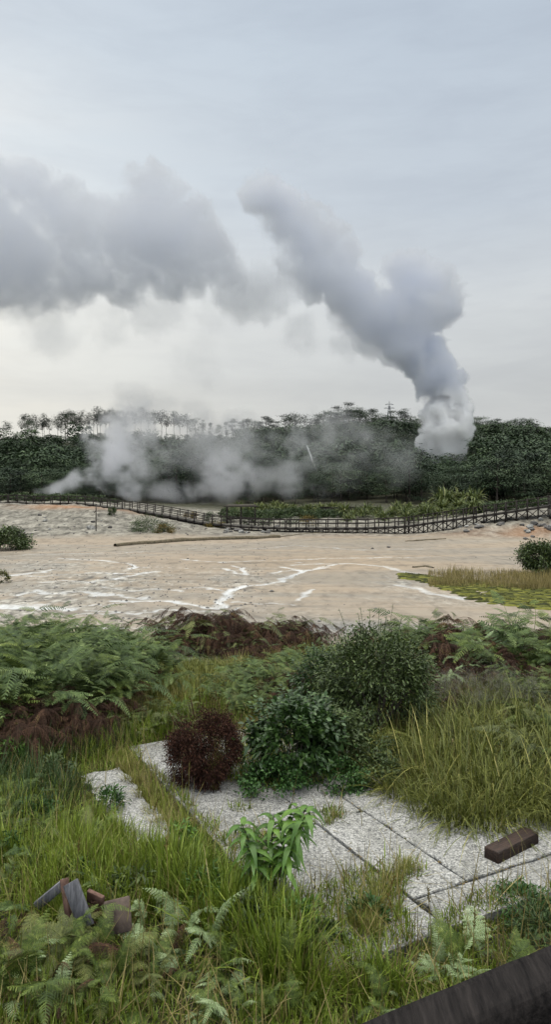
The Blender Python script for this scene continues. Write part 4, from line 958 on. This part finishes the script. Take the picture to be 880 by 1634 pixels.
for i in range(34):
    px=360+180*i/33; yy=124+random.uniform(-4,5); xx=(px-440)/F*yy; c=random.choice(HG).copy(); COL.objects.link(c)
    c.location=(xx,yy,tz(xx,yy)-.1); sc=random.uniform(.7,1.2); c.scale=(sc,sc,sc); c.rotation_euler=(0,0,random.random()*6.3); tag(c,'green bush in the low row behind the shelter and low boardwalk','bush','bushes behind the low boardwalk')
for i in range(26):
    px=740+170*i/25; yy=112+random.uniform(-3,8); xx=(px-440)/F*yy; c=random.choice(HG).copy(); COL.objects.link(c)
    c.location=(xx,yy,tz(xx,yy)-.1); sc=random.uniform(.7,1.2); c.scale=(sc,sc,sc); c.rotation_euler=(0,0,random.random()*6.3); tag(c,'dark green bush behind the trestle ramp','bush','bushes behind the ramp')
print('mid',time.time()-T0)

# ------------------------------------------------------------------ trees
def crown_mb(g,kind,n,card):
    """unit-height tree crown: height 1 at origin"""
    mb=MB()
    if kind=='round':
        cl=34; a=g.random(cl)*6.28; zz=g.uniform(.28,.93,cl); r=.33*np.sqrt(np.clip(1-((zz-.55)/.45)**2,.05,1))*g.uniform(.35,1.1,cl); cc=np.stack([r*np.cos(a),r*np.sin(a),zz],-1); sp=.065
    elif kind=='cone':
        cl=44; zz=g.uniform(.12,1.0,cl); a=g.random(cl)*6.28; r=.27*(1.02-zz)**.8*g.uniform(.3,1.15,cl); cc=np.stack([r*np.cos(a),r*np.sin(a),zz-.1*r],-1); sp=.045
    elif kind=='slender':
        cl=14; a=g.random(cl)*6.28; zz=g.uniform(.64,.97,cl); r=.12*np.sqrt(np.clip(1-((zz-.81)/.18)**2,.05,1))*g.uniform(.2,1.1,cl); cc=np.stack([r*np.cos(a),r*np.sin(a),zz],-1); sp=.035
    else: # flat topped, open
        cl=20; a=g.random(cl)*6.28; zz=g.uniform(.62,.97,cl); r=.36*g.uniform(.1,1.,cl); cc=np.stack([r*np.cos(a),r*np.sin(a),zz-.15*r],-1); sp=.05
    k=g.integers(0,cl,n); tm=g.normal(.42,.16,cl)
    fl=.9 if kind=='slender' else .45
    p=cc[k]+g.normal(0,sp,(n,3))*np.array([1.3,1.3,fl])
    out=p-cc[k]*np.array([.6,.6,1]); out[:,2]*=(1. if kind=='slender' else 0)
    d=nrm(nrm(out)*.8+g.normal(0,.35,(n,3))); s=np.stack([-d[:,1],d[:,0],g.normal(0,.35,n)],-1); s=nrm(s)
    ribbons(mb,p,d,s,card*g.uniform(.7,1.4,n),card*.55,g.uniform(0,.6,n),2,lambda t:np.array([.5,1,.1]),np.clip(tm[k]+g.normal(0,.12,n),0,1))
    return mb,cc
def trunk_mb(g,cc,r=.012,top=.85):
    mb=MB(); t=np.linspace(0,1,6)[:,None]; b=g.normal(0,.02,2); P=np.concatenate([b[0]*t**2,b[1]*t**2,t*top-.03],1); tube(mb,P,np.linspace(r*1.5,r*.5,6),6)
    for q in cc[:9]:
        z0=q[2]*.72; P0=np.array([b[0]*(z0/top)**2,b[1]*(z0/top)**2,z0]); P=P0+np.linspace(0,1,4)[:,None]*(q-P0); tube(mb,P,np.linspace(r*.5,r*.15,4),4)
    return mb
TR={}
for kind,n,card,mat,num in (('round',3000,.029,'tree',6),('cone',2400,.028,'treedark',5),('slender',760,.028,'treedark',5),('flat',560,.036,'treedark',3)):
    L_=[]
    for i in range(num):
        g=np.random.default_rng(300+i+len(kind)*17); cm,cc=crown_mb(g,kind,n,card); tm_=trunk_mb(g,cc,.006 if kind=='slender' else .011,.8 if kind!='flat' else .62)
        L_.append((tm_.build('trunk',M['palebark'] if kind=='slender' else M['bark'],link=False),cm.build('crown',M[mat],link=False)))
    TR[kind]=L_
def tree(x,y,h,kind,label,group,name,wide=1.):
    a,b=random.choice(TR[kind]); e=empty(name,(x,y,tz(x,y)-.1),random.random()*6.3,(h*wide,h*wide,h))
    inst(a,e,name='trunk'); inst(b,e,name='crown'); tag(e,label,'tree',group); return e
random.seed(11)
# lollipop trees along the left crest
for px,top,k in [(10,672,'slender'),(35,663,'slender'),(43,660,'slender'),(50,669,'round'),(57,662,'slender'),(68,668,'slender'),(70,661,'slender'),(78,668,'slender'),(92,662,'slender'),(97,671,'slender'),(104,656,'slender'),(108,654,'slender'),(119,656,'slender'),(124,664,'slender'),(130,655,'slender'),(141,659,'slender'),(149,658,'slender'),(156,650,'slender'),(160,660,'slender'),(168,656,'slender'),(175,652,'slender'),(183,655,'slender'),(191,652,'round'),(200,658,'slender'),(215,655,'slender'),(225,652,'slender'),(236,656,'slender'),(247,655,'slender'),(258,655,'slender'),(266,662,'slender'),(278,657,'slender'),(287,662,'slender'),(298,661,'slender'),(312,664,'round'),(324,670,'cone'),(336,674,'cone'),(350,676,'round'),(361,673,'cone')]:
    y=386+random.uniform(-4,4); x=(px-440)/F*y; h=CAMZ+(HOR-top)/F*y-tz(x,y); tree(x,y,max(h,5),k,'slim dark tree with a bare pale trunk on the left crest','slim trees along the left crest','slender_tree',random.uniform(1.0,1.5) if k=='slender' else .7)
CR=[(372,668,'cone'),(385,672,'cone'),(395,668,'cone'),(405,666,'round'),(416,672,'cone'),(425,664,'cone'),(433,668,'cone'),(442,672,'cone'),(455,660,'flat'),(462,658,'flat'),(472,657,'flat'),(487,660,'flat'),(498,666,'flat'),(507,668,'cone'),(518,656,'round'),(528,653,'round'),(537,648,'cone'),(548,650,'round'),(558,642,'cone'),(563,648,'round'),(574,652,'round'),(585,651,'round'),(596,652,'cone'),(606,658,'round'),(616,661,'round'),(628,655,'cone'),(640,655,'cone'),(648,652,'cone'),(657,662,'round'),(668,666,'round'),(678,672,'cone'),(752,661,'round'),(762,661,'round'),(772,664,'round'),(783,666,'round'),(795,668,'cone'),(808,670,'round'),(818,668,'round'),(830,666,'flat'),(838,665,'round'),(848,672,'cone'),(858,676,'cone'),(870,678,'round'),(882,682,'round'),(895,680,'round'),(700,670,'round'),(690,668,'round'),(735,668,'round'),(720,670,'round')]
for px,top,k in CR:
    y=384+random.uniform(-6,5); x=(px-440)/F*y; h=max(CAMZ+(HOR-top)/F*y-tz(x,y),6)
    lab={'round':'dense rounded dark tree on the crest','cone':'pointed dark conifer on the crest','flat':'open flat crowned tree against the sky on the crest'}[k]
    tree(x,y,h,k,lab,{'round':'rounded trees on the crest','cone':'conifers on the crest','flat':'flat crowned trees on the crest'}[k],{'round':'rounded_tree','cone':'conifer','flat':'flat_crowned_tree'}[k],1.25 if k!='flat' else 1.1)
# forest positions
F_=[]
y=165.0
while y<382:
    st=6.0+ (y-165)*.010; w=.44*y+12; xs=np.arange(-w,w,st)
    for x in xs: F_.append((x+random.uniform(-.45,.45)*st,y+random.uniform(-.45,.45)*st))
    y+=st*.95
F_=[(x,y) for x,y in F_ if not (y<176 and random.random()<.35)]
F_=[(x,y) for x,y in F_ if math.hypot(x-60.5,y-253)>6.5]
F_.sort(key=lambda p:p[1]); print('forest',len(F_))
near=F_[:190]; far=F_[190:]
for x,y in near:
    k='round' if random.random()<.68 else 'cone'; u=440+F*x/y
    h=random.uniform(4.5,11.0)*(1.0 if u>250 else .8)
    if u>760: h*=1.2
    if random.random()<.12: h*=1.3
    if 655<u<765: h=min(h,7.5)
    tree(x,y,h,k,'dense rounded tree in the front edge of the forest' if k=='round' else 'pointed conifer in the front edge of the forest','rounded trees at the forest edge' if k=='round' else 'conifers at the forest edge','rounded_tree' if k=='round' else 'conifer',random.uniform(1.35,1.75))
def far_forest():
    V=[];Q=[];T=[];n0=0
    pool=[]
    for kind in ('round','round','cone'):
        for i in range(3):
            g=np.random.default_rng(500+i+len(pool)); cm,cc=crown_mb(g,kind,620,.058); v=np.concatenate(cm.V); q=np.concatenate(cm.Q); t=np.concatenate(cm.T); pool.append((v,q,t))
    for x,y in far:
        v,q,t=random.choice(pool); h=random.uniform(6.5,11.5); uu=440+F*x/y; h=h*random.choice([1,1,1,1,1.35 if y<290 else 1])*(1-(.62 if uu<380 else .36)*sm((y-(270 if uu<380 else 300))/55)); h=min(h,7.0) if 655<uu<765 else h; a=random.random()*6.3; ca,sa=math.cos(a),math.sin(a); w=h*random.uniform(1.2,1.7)
        P=np.stack([(v[:,0]*ca-v[:,1]*sa)*w+x,(v[:,0]*sa+v[:,1]*ca)*w+y,v[:,2]*h+tz(x,y)],-1)
        V.append(P.astype(np.float32));Q.append(q+n0);T.append(np.clip(t*.75+random.choice([-.12,.0,.12,.35])+random.uniform(-.1,.1),0,1));n0+=len(v)
    o=make_obj('far_woodland',np.concatenate(V),np.concatenate(Q),M['tree'],None,np.concatenate(T)); tag(o,'dark woodland covering the hillside behind the steam','woodland',kind='stuff')
far_forest()
print('trees',time.time()-T0)

# pylon and leaning pole
y=392; x=(622-440)/F*y; g0=tz(x,y); top=CAMZ+(HOR-640)/F*y-g0; e=empty('power_pylon',(x,y,g0))
mb=MB()
def leg(sx,sy): return np.array([sx*1.9,sy*1.9,0]),np.array([sx*.35,sy*.35,top*.86])
for sx in (-1,1):
    for sy in (-1,1):
        a,b=leg(sx,sy); beam(mb,a,b,.22,.22)
for k in range(7):
    for (s1,s2) in (((-1,-1),(1,-1)),((1,-1),(1,1)),((1,1),(-1,1)),((-1,1),(-1,-1))):
        a0,a1=leg(*s1); b0,b1=leg(*s2); t0,t1=k/7,(k+1)/7; beam(mb,a0+(a1-a0)*t0,b0+(b1-b0)*t1,.13,.13); beam(mb,b0+(b1-b0)*t0,a0+(a1-a0)*t1,.13,.13)
beam(mb,(0,0,top*.84),(0,0,top),.25,.25); mb.build('lattice_tower',M['steel'],e)
for zz,l in ((.80,2.9),(.90,2.3)):
    mb=MB(); beam(mb,(-l,0,top*zz),(l,0,top*zz),.22,.22); beam(mb,(-l,0,top*zz),(0,0,top*(zz+.05)),.12,.12); beam(mb,(l,0,top*zz),(0,0,top*(zz+.05)),.12,.12); mb.build('cross_arm',M['steel'],e)
tag(e,'small lattice power pylon poking above the crest','pylon')
y=196; a=np.array(W(490,711,y)); b=np.array(W(507,756,y)); mb=MB(); tube(mb,[a-b,(a-b)*.5,(0,0,0),(b-a)*.3],.22,8); o=mb.build('leaning_pole',M['white'],loc=tuple(b),smooth=True); tag(o,'pale leaning pole among the misty trees','pole')
# ------------------------------------------------------------------ steam
def steam_mat(name,col,dens,aniso=.2):
    m,nt,N,L=newmat(name); pv=N.new('ShaderNodeVolumePrincipled'); o=N.new('ShaderNodeOutputMaterial'); L.new(pv.outputs[0],o.inputs['Volume'])
    pv.inputs['Density'].default_value=dens; pv.inputs['Color'].default_value=(*col,1); pv.inputs['Anisotropy'].default_value=aniso; return m
def grid_volume(name,dens,lo,dx,mat):
    nx,ny,nz=dens.shape; me=bpy.data.meshes.new(name); me.vertices.add(nx*ny*nz)
    a=me.attributes.new('dens','FLOAT','POINT'); a.data.foreach_set('value',dens.transpose(2,1,0).ravel().astype(np.float32))
    o=bpy.data.objects.new(name,me); COL.objects.link(o)
    ng=bpy.data.node_groups.new(name+'_nodes','GeometryNodeTree')
    ng.interface.new_socket('Geometry',in_out='INPUT',socket_type='NodeSocketGeometry'); ng.interface.new_socket('Geometry',in_out='OUTPUT',socket_type='NodeSocketGeometry')
    N=ng.nodes; L=ng.links; gi=N.new('NodeGroupInput'); go=N.new('NodeGroupOutput'); vc=N.new('GeometryNodeVolumeCube'); pos=N.new('GeometryNodeInputPosition')
    vc.inputs['Min'].default_value=lo; vc.inputs['Max'].default_value=[lo[i]+dx*(dens.shape[i]-1) for i in range(3)]
    for k,v in zip('XYZ',(nx,ny,nz)): vc.inputs['Resolution '+k].default_value=v
    sub=N.new('ShaderNodeVectorMath'); sub.operation='SUBTRACT'; sub.inputs[1].default_value=lo; L.new(pos.outputs[0],sub.inputs[0])
    sc=N.new('ShaderNodeVectorMath'); sc.operation='SCALE'; sc.inputs['Scale'].default_value=1/dx; L.new(sub.outputs[0],sc.inputs[0])
    sep=N.new('ShaderNodeSeparateXYZ'); L.new(sc.outputs[0],sep.inputs[0]); X,Y,Z=[mth(N,L,'ROUND',sep.outputs[i]) for i in range(3)]
    idx=mth(N,L,'ADD',mth(N,L,'MULTIPLY',mth(N,L,'ADD',mth(N,L,'MULTIPLY',Z,float(ny)),Y),float(nx)),X)
    si=N.new('GeometryNodeSampleIndex'); si.data_type='FLOAT'; si.domain='POINT'; na=N.new('GeometryNodeInputNamedAttribute'); na.data_type='FLOAT'; na.inputs['Name'].default_value='dens'
    L.new(gi.outputs[0],si.inputs['Geometry']); L.new(na.outputs['Attribute'],si.inputs['Value']); L.new(idx,si.inputs['Index']); L.new(si.outputs[0],vc.inputs['Density'])
    sm_=N.new('GeometryNodeSetMaterial'); sm_.inputs['Material'].default_value=mat; L.new(vc.outputs[0],sm_.inputs[0]); L.new(sm_.outputs[0],go.inputs[0])
    me.materials.append(mat)
    md=o.modifiers.new('grid','NODES'); md.node_group=ng; return o
def puffs(dist,spheres,x0,x1,py_top,py_bot,depth,dx,soft,wscale,q=.035):
    """spheres: (px,py,rpx,density,softness m,depth offset m)"""
    k=dist/F; lo=((x0-440)*k,dist-depth/2,CAMZ+(HOR-py_bot)*k); hi=((x1-440)*k,dist+depth/2,CAMZ+(HOR-py_top)*k)
    n=[int((hi[i]-lo[i])/dx)+1 for i in range(3)]; X,Y,Z=np.meshgrid(*[np.arange(n[i],dtype=np.float32)*dx+lo[i] for i in range(3)],indexing='ij')
    A1,A2=wscale
    W1=[fbm3(X*q+a,Y*q+b,Z*q+c_,3)-.5 for a,b,c_ in ((3,1,7),(20,13,5),(41,9,33))]
    Xw=X+W1[0]*A1*2.2; Yw=Y+W1[1]*A1*1.6; Zw=Z+W1[2]*A1*2.2
    det=A2*((.40-billow3(X*.13+3,Y*.13+8,Z*.13+1,3,.5))*1.5+(.40-billow3(X*.42+13,Y*.42+8,Z*.42+11,3,.6))*.75)
    dens=np.zeros_like(X)
    for px,py,r,de,so,dy in spheres:
        cx,cz,cy,rr=(px-440)*k,CAMZ+(HOR-py)*k,dist+dy,r*k
        sd=np.sqrt((Xw-cx)**2+(Yw-cy)**2+(Zw-cz)**2)-rr
        sd=sd-det*min(1.,rr/7)
        dens=np.maximum(dens,de*sm(-sd/(so*soft)+.3))
    return dens,lo
JET=[(706,740,24,1.71,1.2,0),(712,725,29,1.71,1.2,0),(709,705,33,1.71,1.2,1),(714,683,34,1.71,1.2,-1),(714,662,33,1.52,1.2,0),(722,642,30,1.14,1.4,0),(735,672,14,1.33,1.2,-4),(686,700,12,1.33,1.2,-3),(742,650,12,1.14,1.2,-2),(690,668,10,1.33,1.2,-3)]
PL_=[(722,640,28,0.450,1.4,0),(714,620,32,0.540,1.6,1),(703,598,34,0.540,1.6,0),(690,575,34,0.495,1.8,2),(735,608,14,0.540,1.4,-3),(728,590,10,0.450,1.4,-3),
 (668,568,28,0.450,1.8,0),(650,545,38,0.275,2.4,0),(635,515,42,0.264,2.4,3),(668,505,44,0.275,2.4,-3),(703,492,32,0.303,2.2,0),(680,455,36,0.303,2.2,2),(648,438,26,0.275,2.2,-3),(716,468,20,0.275,2.2,0),(722,500,14,0.275,2.2,-4),(630,430,10,0.220,2.2,-4),(605,500,38,0.231,2.7,0),(575,462,40,0.220,2.7,3),(548,425,42,0.220,2.7,0),(562,395,18,0.198,2.7,-3),(525,395,38,0.220,2.7,-3),(540,372,16,0.187,2.7,-3),(495,365,38,0.220,2.7,0),(458,340,36,0.220,2.7,3),(428,322,30,0.209,2.7,0),(402,318,14,0.165,2.7,0),(470,392,36,0.143,3.5,0),(505,430,42,0.121,4.1,0),(555,495,30,0.099,4.3,0),(590,530,28,0.088,4.3,0),(452,440,36,0.044,5.4,0),
 (425,455,40,0.039,9.0,0),(380,475,44,0.050,7.5,0),(322,408,44,0.112,4.5,0),(348,440,34,0.087,4.5,0),(290,360,46,0.124,4.2,3),(250,312,42,0.124,3.9,0),(222,300,24,0.099,3.9,0),(240,385,66,0.124,4.8,-3),(285,440,48,0.105,4.8,0),(200,450,44,0.093,6.0,0),(150,395,68,0.118,4.8,0),(90,350,56,0.118,4.8,4),(30,300,36,0.112,4.2,0),(60,320,30,0.105,4.2,0),(105,430,60,0.099,6.0,0),(15,410,80,0.112,6.0,-3),(-60,370,80,0.112,6.0,0),(-20,310,46,0.112,5.1,0),(35,470,42,0.050,7.5,0),
 (320,520,30,0.015,9.0,0),(250,500,44,0.018,9.0,0),(470,530,30,0.022,9.0,0),(545,545,24,0.033,7.5,0),(90,520,50,0.015,12.0,0),(170,520,36,0.013,12.0,0),(300,590,40,0.009,12.0,0)]
def lump(d,dx): 
    g=np.meshgrid(*[np.arange(s_,dtype=np.float32)*dx for s_ in d.shape],indexing='ij'); f=fbm3(g[0]*.12,g[1]*.12,g[2]*.12,5,.62); return d*(.25+1.5*sm((f-.30)/.36))
d0,lo0=puffs(253,JET,655,775,610,752,26,.42,.5,(1.2,4.2)); M['jet']=steam_mat('steam_lit_tone',(1,1,1),1.0,.35)  # same steam as the plume, whiter colour stands in for the lit base
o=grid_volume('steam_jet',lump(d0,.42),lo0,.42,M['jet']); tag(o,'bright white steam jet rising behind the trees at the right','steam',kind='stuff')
d1,lo1=puffs(253,PL_,-110,765,225,655,50,.58,.55,(5.5,6.0))
M['steam']=steam_mat('steam_shaded_tone',(.935,.946,.97),1.0,.3)  # same steam as the jet, shade put into a darker scatter colour
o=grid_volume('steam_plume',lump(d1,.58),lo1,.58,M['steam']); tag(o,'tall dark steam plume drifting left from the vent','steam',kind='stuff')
# low steam over the vents left and centre
LS=[(84,786,9,.5,2.,0),(105,780,14,.42,2.5,0),(132,770,20,.32,3,0),(158,756,26,.26,3.5,0),(180,735,32,.22,3,0),(160,712,32,.20,2.6,0),(140,700,20,.20,2.,0),(640,705,36,.014,7,0),(680,715,30,.01,7,0),(620,740,34,.012,7,0),(190,700,40,.09,4,0),(205,765,26,.16,3,0),(215,745,30,.11,3,0),(225,690,50,.055,5,0),(245,670,42,.035,6,0),(200,775,24,.18,2.5,0),(170,778,20,.2,2,0),(270,650,36,.022,6,0),
 (280,802,10,.22,2.0,0),(305,792,16,.15,3,0),(335,780,22,.11,4,0),(285,792,16,.16,3,0),(400,775,30,.06,6,0),(250,790,26,.08,5,0),(445,760,34,.045,6,0),(360,740,50,.04,8,0),(355,765,32,.10,4,0),(395,748,40,.065,5,0),(440,735,46,.05,6,0),(490,722,44,.038,6,0),(545,712,40,.028,6,0),(400,710,50,.03,7,0),(340,715,60,.03,8,0),(600,715,40,.018,7,0),(250,800,16,.14,2,0),(255,730,26,.02,5,0),(320,680,50,.035,7,0),(460,700,50,.035,7,0),(520,700,50,.03,7,0),(580,700,46,.022,7,0),(380,690,50,.03,7,0),(230,660,50,.05,6,0),(175,715,50,.07,5,0),(150,745,34,.09,4,0),(210,730,46,.08,5,0),(260,640,40,.02,7,0),(205,680,40,.07,4,0)]
d2,lo2=puffs(158,LS,30,760,600,815,26,.42,.8,(7.5,3.6),.075)
M['steam2']=steam_mat('thin_steam',(.99,.99,1.),1.0,.45)
gx=np.meshgrid(*[np.arange(s_,dtype=np.float32)*.42 for s_ in d2.shape],indexing='ij'); wq=.5*fbm3(gx[0]*.13,gx[1]*.13,gx[2]*.18,4,.6)+.5*fbm3(gx[0]*.34+9,gx[1]*.34,gx[2]*.42,4,.6); d2=d2*(.15+3.0*sm((wq-.41)/.2)); ee=np.minimum(np.arange(d2.shape[0]),np.arange(d2.shape[0])[::-1])/22.; d2=d2*sm(ee)[:,None,None]; ez=np.minimum(1,(np.arange(d2.shape[2])[::-1])/14.); d2=d2*ez[None,None,:]; ey=np.minimum(np.arange(d2.shape[1]),np.arange(d2.shape[1])[::-1])/8.; d2=d2*sm(ey)[None,:,None]; del gx,wq
o=grid_volume('low_steam',d2*1.0,lo2,.42,M['steam2']); tag(o,'thin steam rising from the vents behind the boardwalk','steam',kind='stuff')
print('steam',d1.shape,d2.shape,time.time()-T0)
# air
mb=MB(); V=np.array([(sx*620,y,z) for y in (-100,700) for sx in (-1,1) for z in (-8,135)],float); mb.add(V,BOXQ.copy())
m,nt,N,L=newmat('air_haze'); pv=N.new('ShaderNodeVolumePrincipled'); oo=N.new('ShaderNodeOutputMaterial'); L.new(pv.outputs[0],oo.inputs['Volume'])
pv.inputs['Density'].default_value=.0036; pv.inputs['Color'].default_value=(.84,.92,1,1)
HAZE=True
if HAZE:
    o=mb.build('haze',m); tag(o,kind='stuff')

# ------------------------------------------------------------------ sky, sun, camera
w=bpy.data.worlds.new('World'); scene.world=w; w.use_nodes=True; nt=w.node_tree; N=nt.nodes; L=nt.links; N.clear()
sky=N.new('ShaderNodeTexSky'); sky.sky_type='NISHITA'; sky.sun_disc=False; sky.sun_elevation=R(24); sky.sun_rotation=R(-32); sky.air_density=1.2; sky.dust_density=2
bg=N.new('ShaderNodeBackground'); L.new(sky.outputs[0],bg.inputs[0]); bg.inputs[1].default_value=.07
tc=N.new('ShaderNodeTexCoord'); dv=tc.outputs['Generated']; sep=N.new('ShaderNodeSeparateXYZ'); L.new(dv,sep.inputs[0])
zc=sep.outputs[2]
mp=N.new('ShaderNodeMapping'); mp.inputs['Scale'].default_value=(1,1,4.5); mp.inputs['Rotation'].default_value=(0,.18,0); L.new(dv,mp.inputs[0])
n1=noise(N,L,mp.outputs[0],2.2,6,.55,.4); n2_=noise(N,L,mp.outputs[0],6,6,.6,.3)
zn=mth(N,L,'ADD',zc,mth(N,L,'MULTIPLY',mth(N,L,'SUBTRACT',n1,.5),.07))
cl=ramp(N,L,zn,[(0,(.66,.65,.61)),(.06,(.62,.63,.62)),(.14,(.58,.60,.61)),(.24,(.66,.69,.71)),(.36,(.57,.63,.70)),(.60,(.52,.60,.70)),(.80,(2.3,2.27,2.15)),(1,(3.3,3.25,3.05))])
bk_=N.new('ShaderNodeMapRange'); L.new(sep.outputs[1],bk_.inputs[0]); bk_.inputs[1].default_value=.45; bk_.inputs[2].default_value=-.5; bk_.inputs[3].default_value=1.0; bk_.inputs[4].default_value=2.2
cl=mixc(N,L,1.0,cl,bk_.outputs[0],'MULTIPLY')
# brighter towards the veiled sun, left
dt=N.new('ShaderNodeVectorMath'); dt.operation='DOT_PRODUCT'; L.new(dv,dt.inputs[0]); dt.inputs[1].default_value=(-.40,.88,.23)
gl=ramp(N,L,dt.outputs['Value'],[(.80,(0,0,0)),(.93,(.35,.35,.35)),(1,(1,1,1))])
cl=mixc(N,L,gl,cl,mixc(N,L,1.0,cl,(1.30,1.27,1.20),'MULTIPLY'))
st=ramp(N,L,n2_,[(.35,(.955,.955,.96)),(.6,(1.025,1.025,1.02))]); cl=mixc(N,L,1.0,cl,st,'MULTIPLY')
bg2=N.new('ShaderNodeBackground'); L.new(cl,bg2.inputs[0]); bg2.inputs[1].default_value=1.0
ms=N.new('ShaderNodeMixShader'); cov=ramp(N,L,n1,[(.3,(.90,.90,.90)),(.6,(.96,.96,.96))]); L.new(cov,ms.inputs[0]); L.new(bg.outputs[0],ms.inputs[1]); L.new(bg2.outputs[0],ms.inputs[2])
wo=N.new('ShaderNodeOutputWorld'); L.new(ms.outputs[0],wo.inputs['Surface'])
s=bpy.data.lights.new('sun','SUN'); s.energy=.9; s.angle=R(16); s.color=(1,.95,.88); so=bpy.data.objects.new('sun',s); COL.objects.link(so)
from mathutils import Vector
az=R(-32); el=R(24); dirv=Vector((math.sin(az)*math.cos(el),math.cos(az)*math.cos(el),math.sin(el))); so.rotation_euler=(-dirv).to_track_quat('-Z','Y').to_euler(); so.location=(0,0,60)
c=bpy.data.cameras.new('camera'); c.sensor_fit='VERTICAL'; c.sensor_height=36; c.lens=36*F/1634; c.clip_end=20000; c.clip_start=.05
co=bpy.data.objects.new('camera',c); COL.objects.link(co); co.location=(0,0,CAMZ); co.rotation_euler=(math.pi/2,0,0); c.shift_y=-32/1634
scene.camera=co
scene.view_settings.view_transform='Standard'; scene.view_settings.look='None'; scene.view_settings.exposure=0; scene.view_settings.gamma=1
cy=scene.cycles; cy.volume_bounces=24; cy.max_bounces=24; cy.diffuse_bounces=3; cy.glossy_bounces=2; cy.transmission_bounces=3; cy.transparent_max_bounces=8
cy.use_denoising=True; cy.denoiser='OPENIMAGEDENOISE'; cy.denoising_input_passes='RGB_ALBEDO_NORMAL'; cy.denoising_prefilter='ACCURATE'
cy.volume_step_rate=1.5; cy.volume_max_steps=512
print('done',time.time()-T0, len(bpy.data.objects))
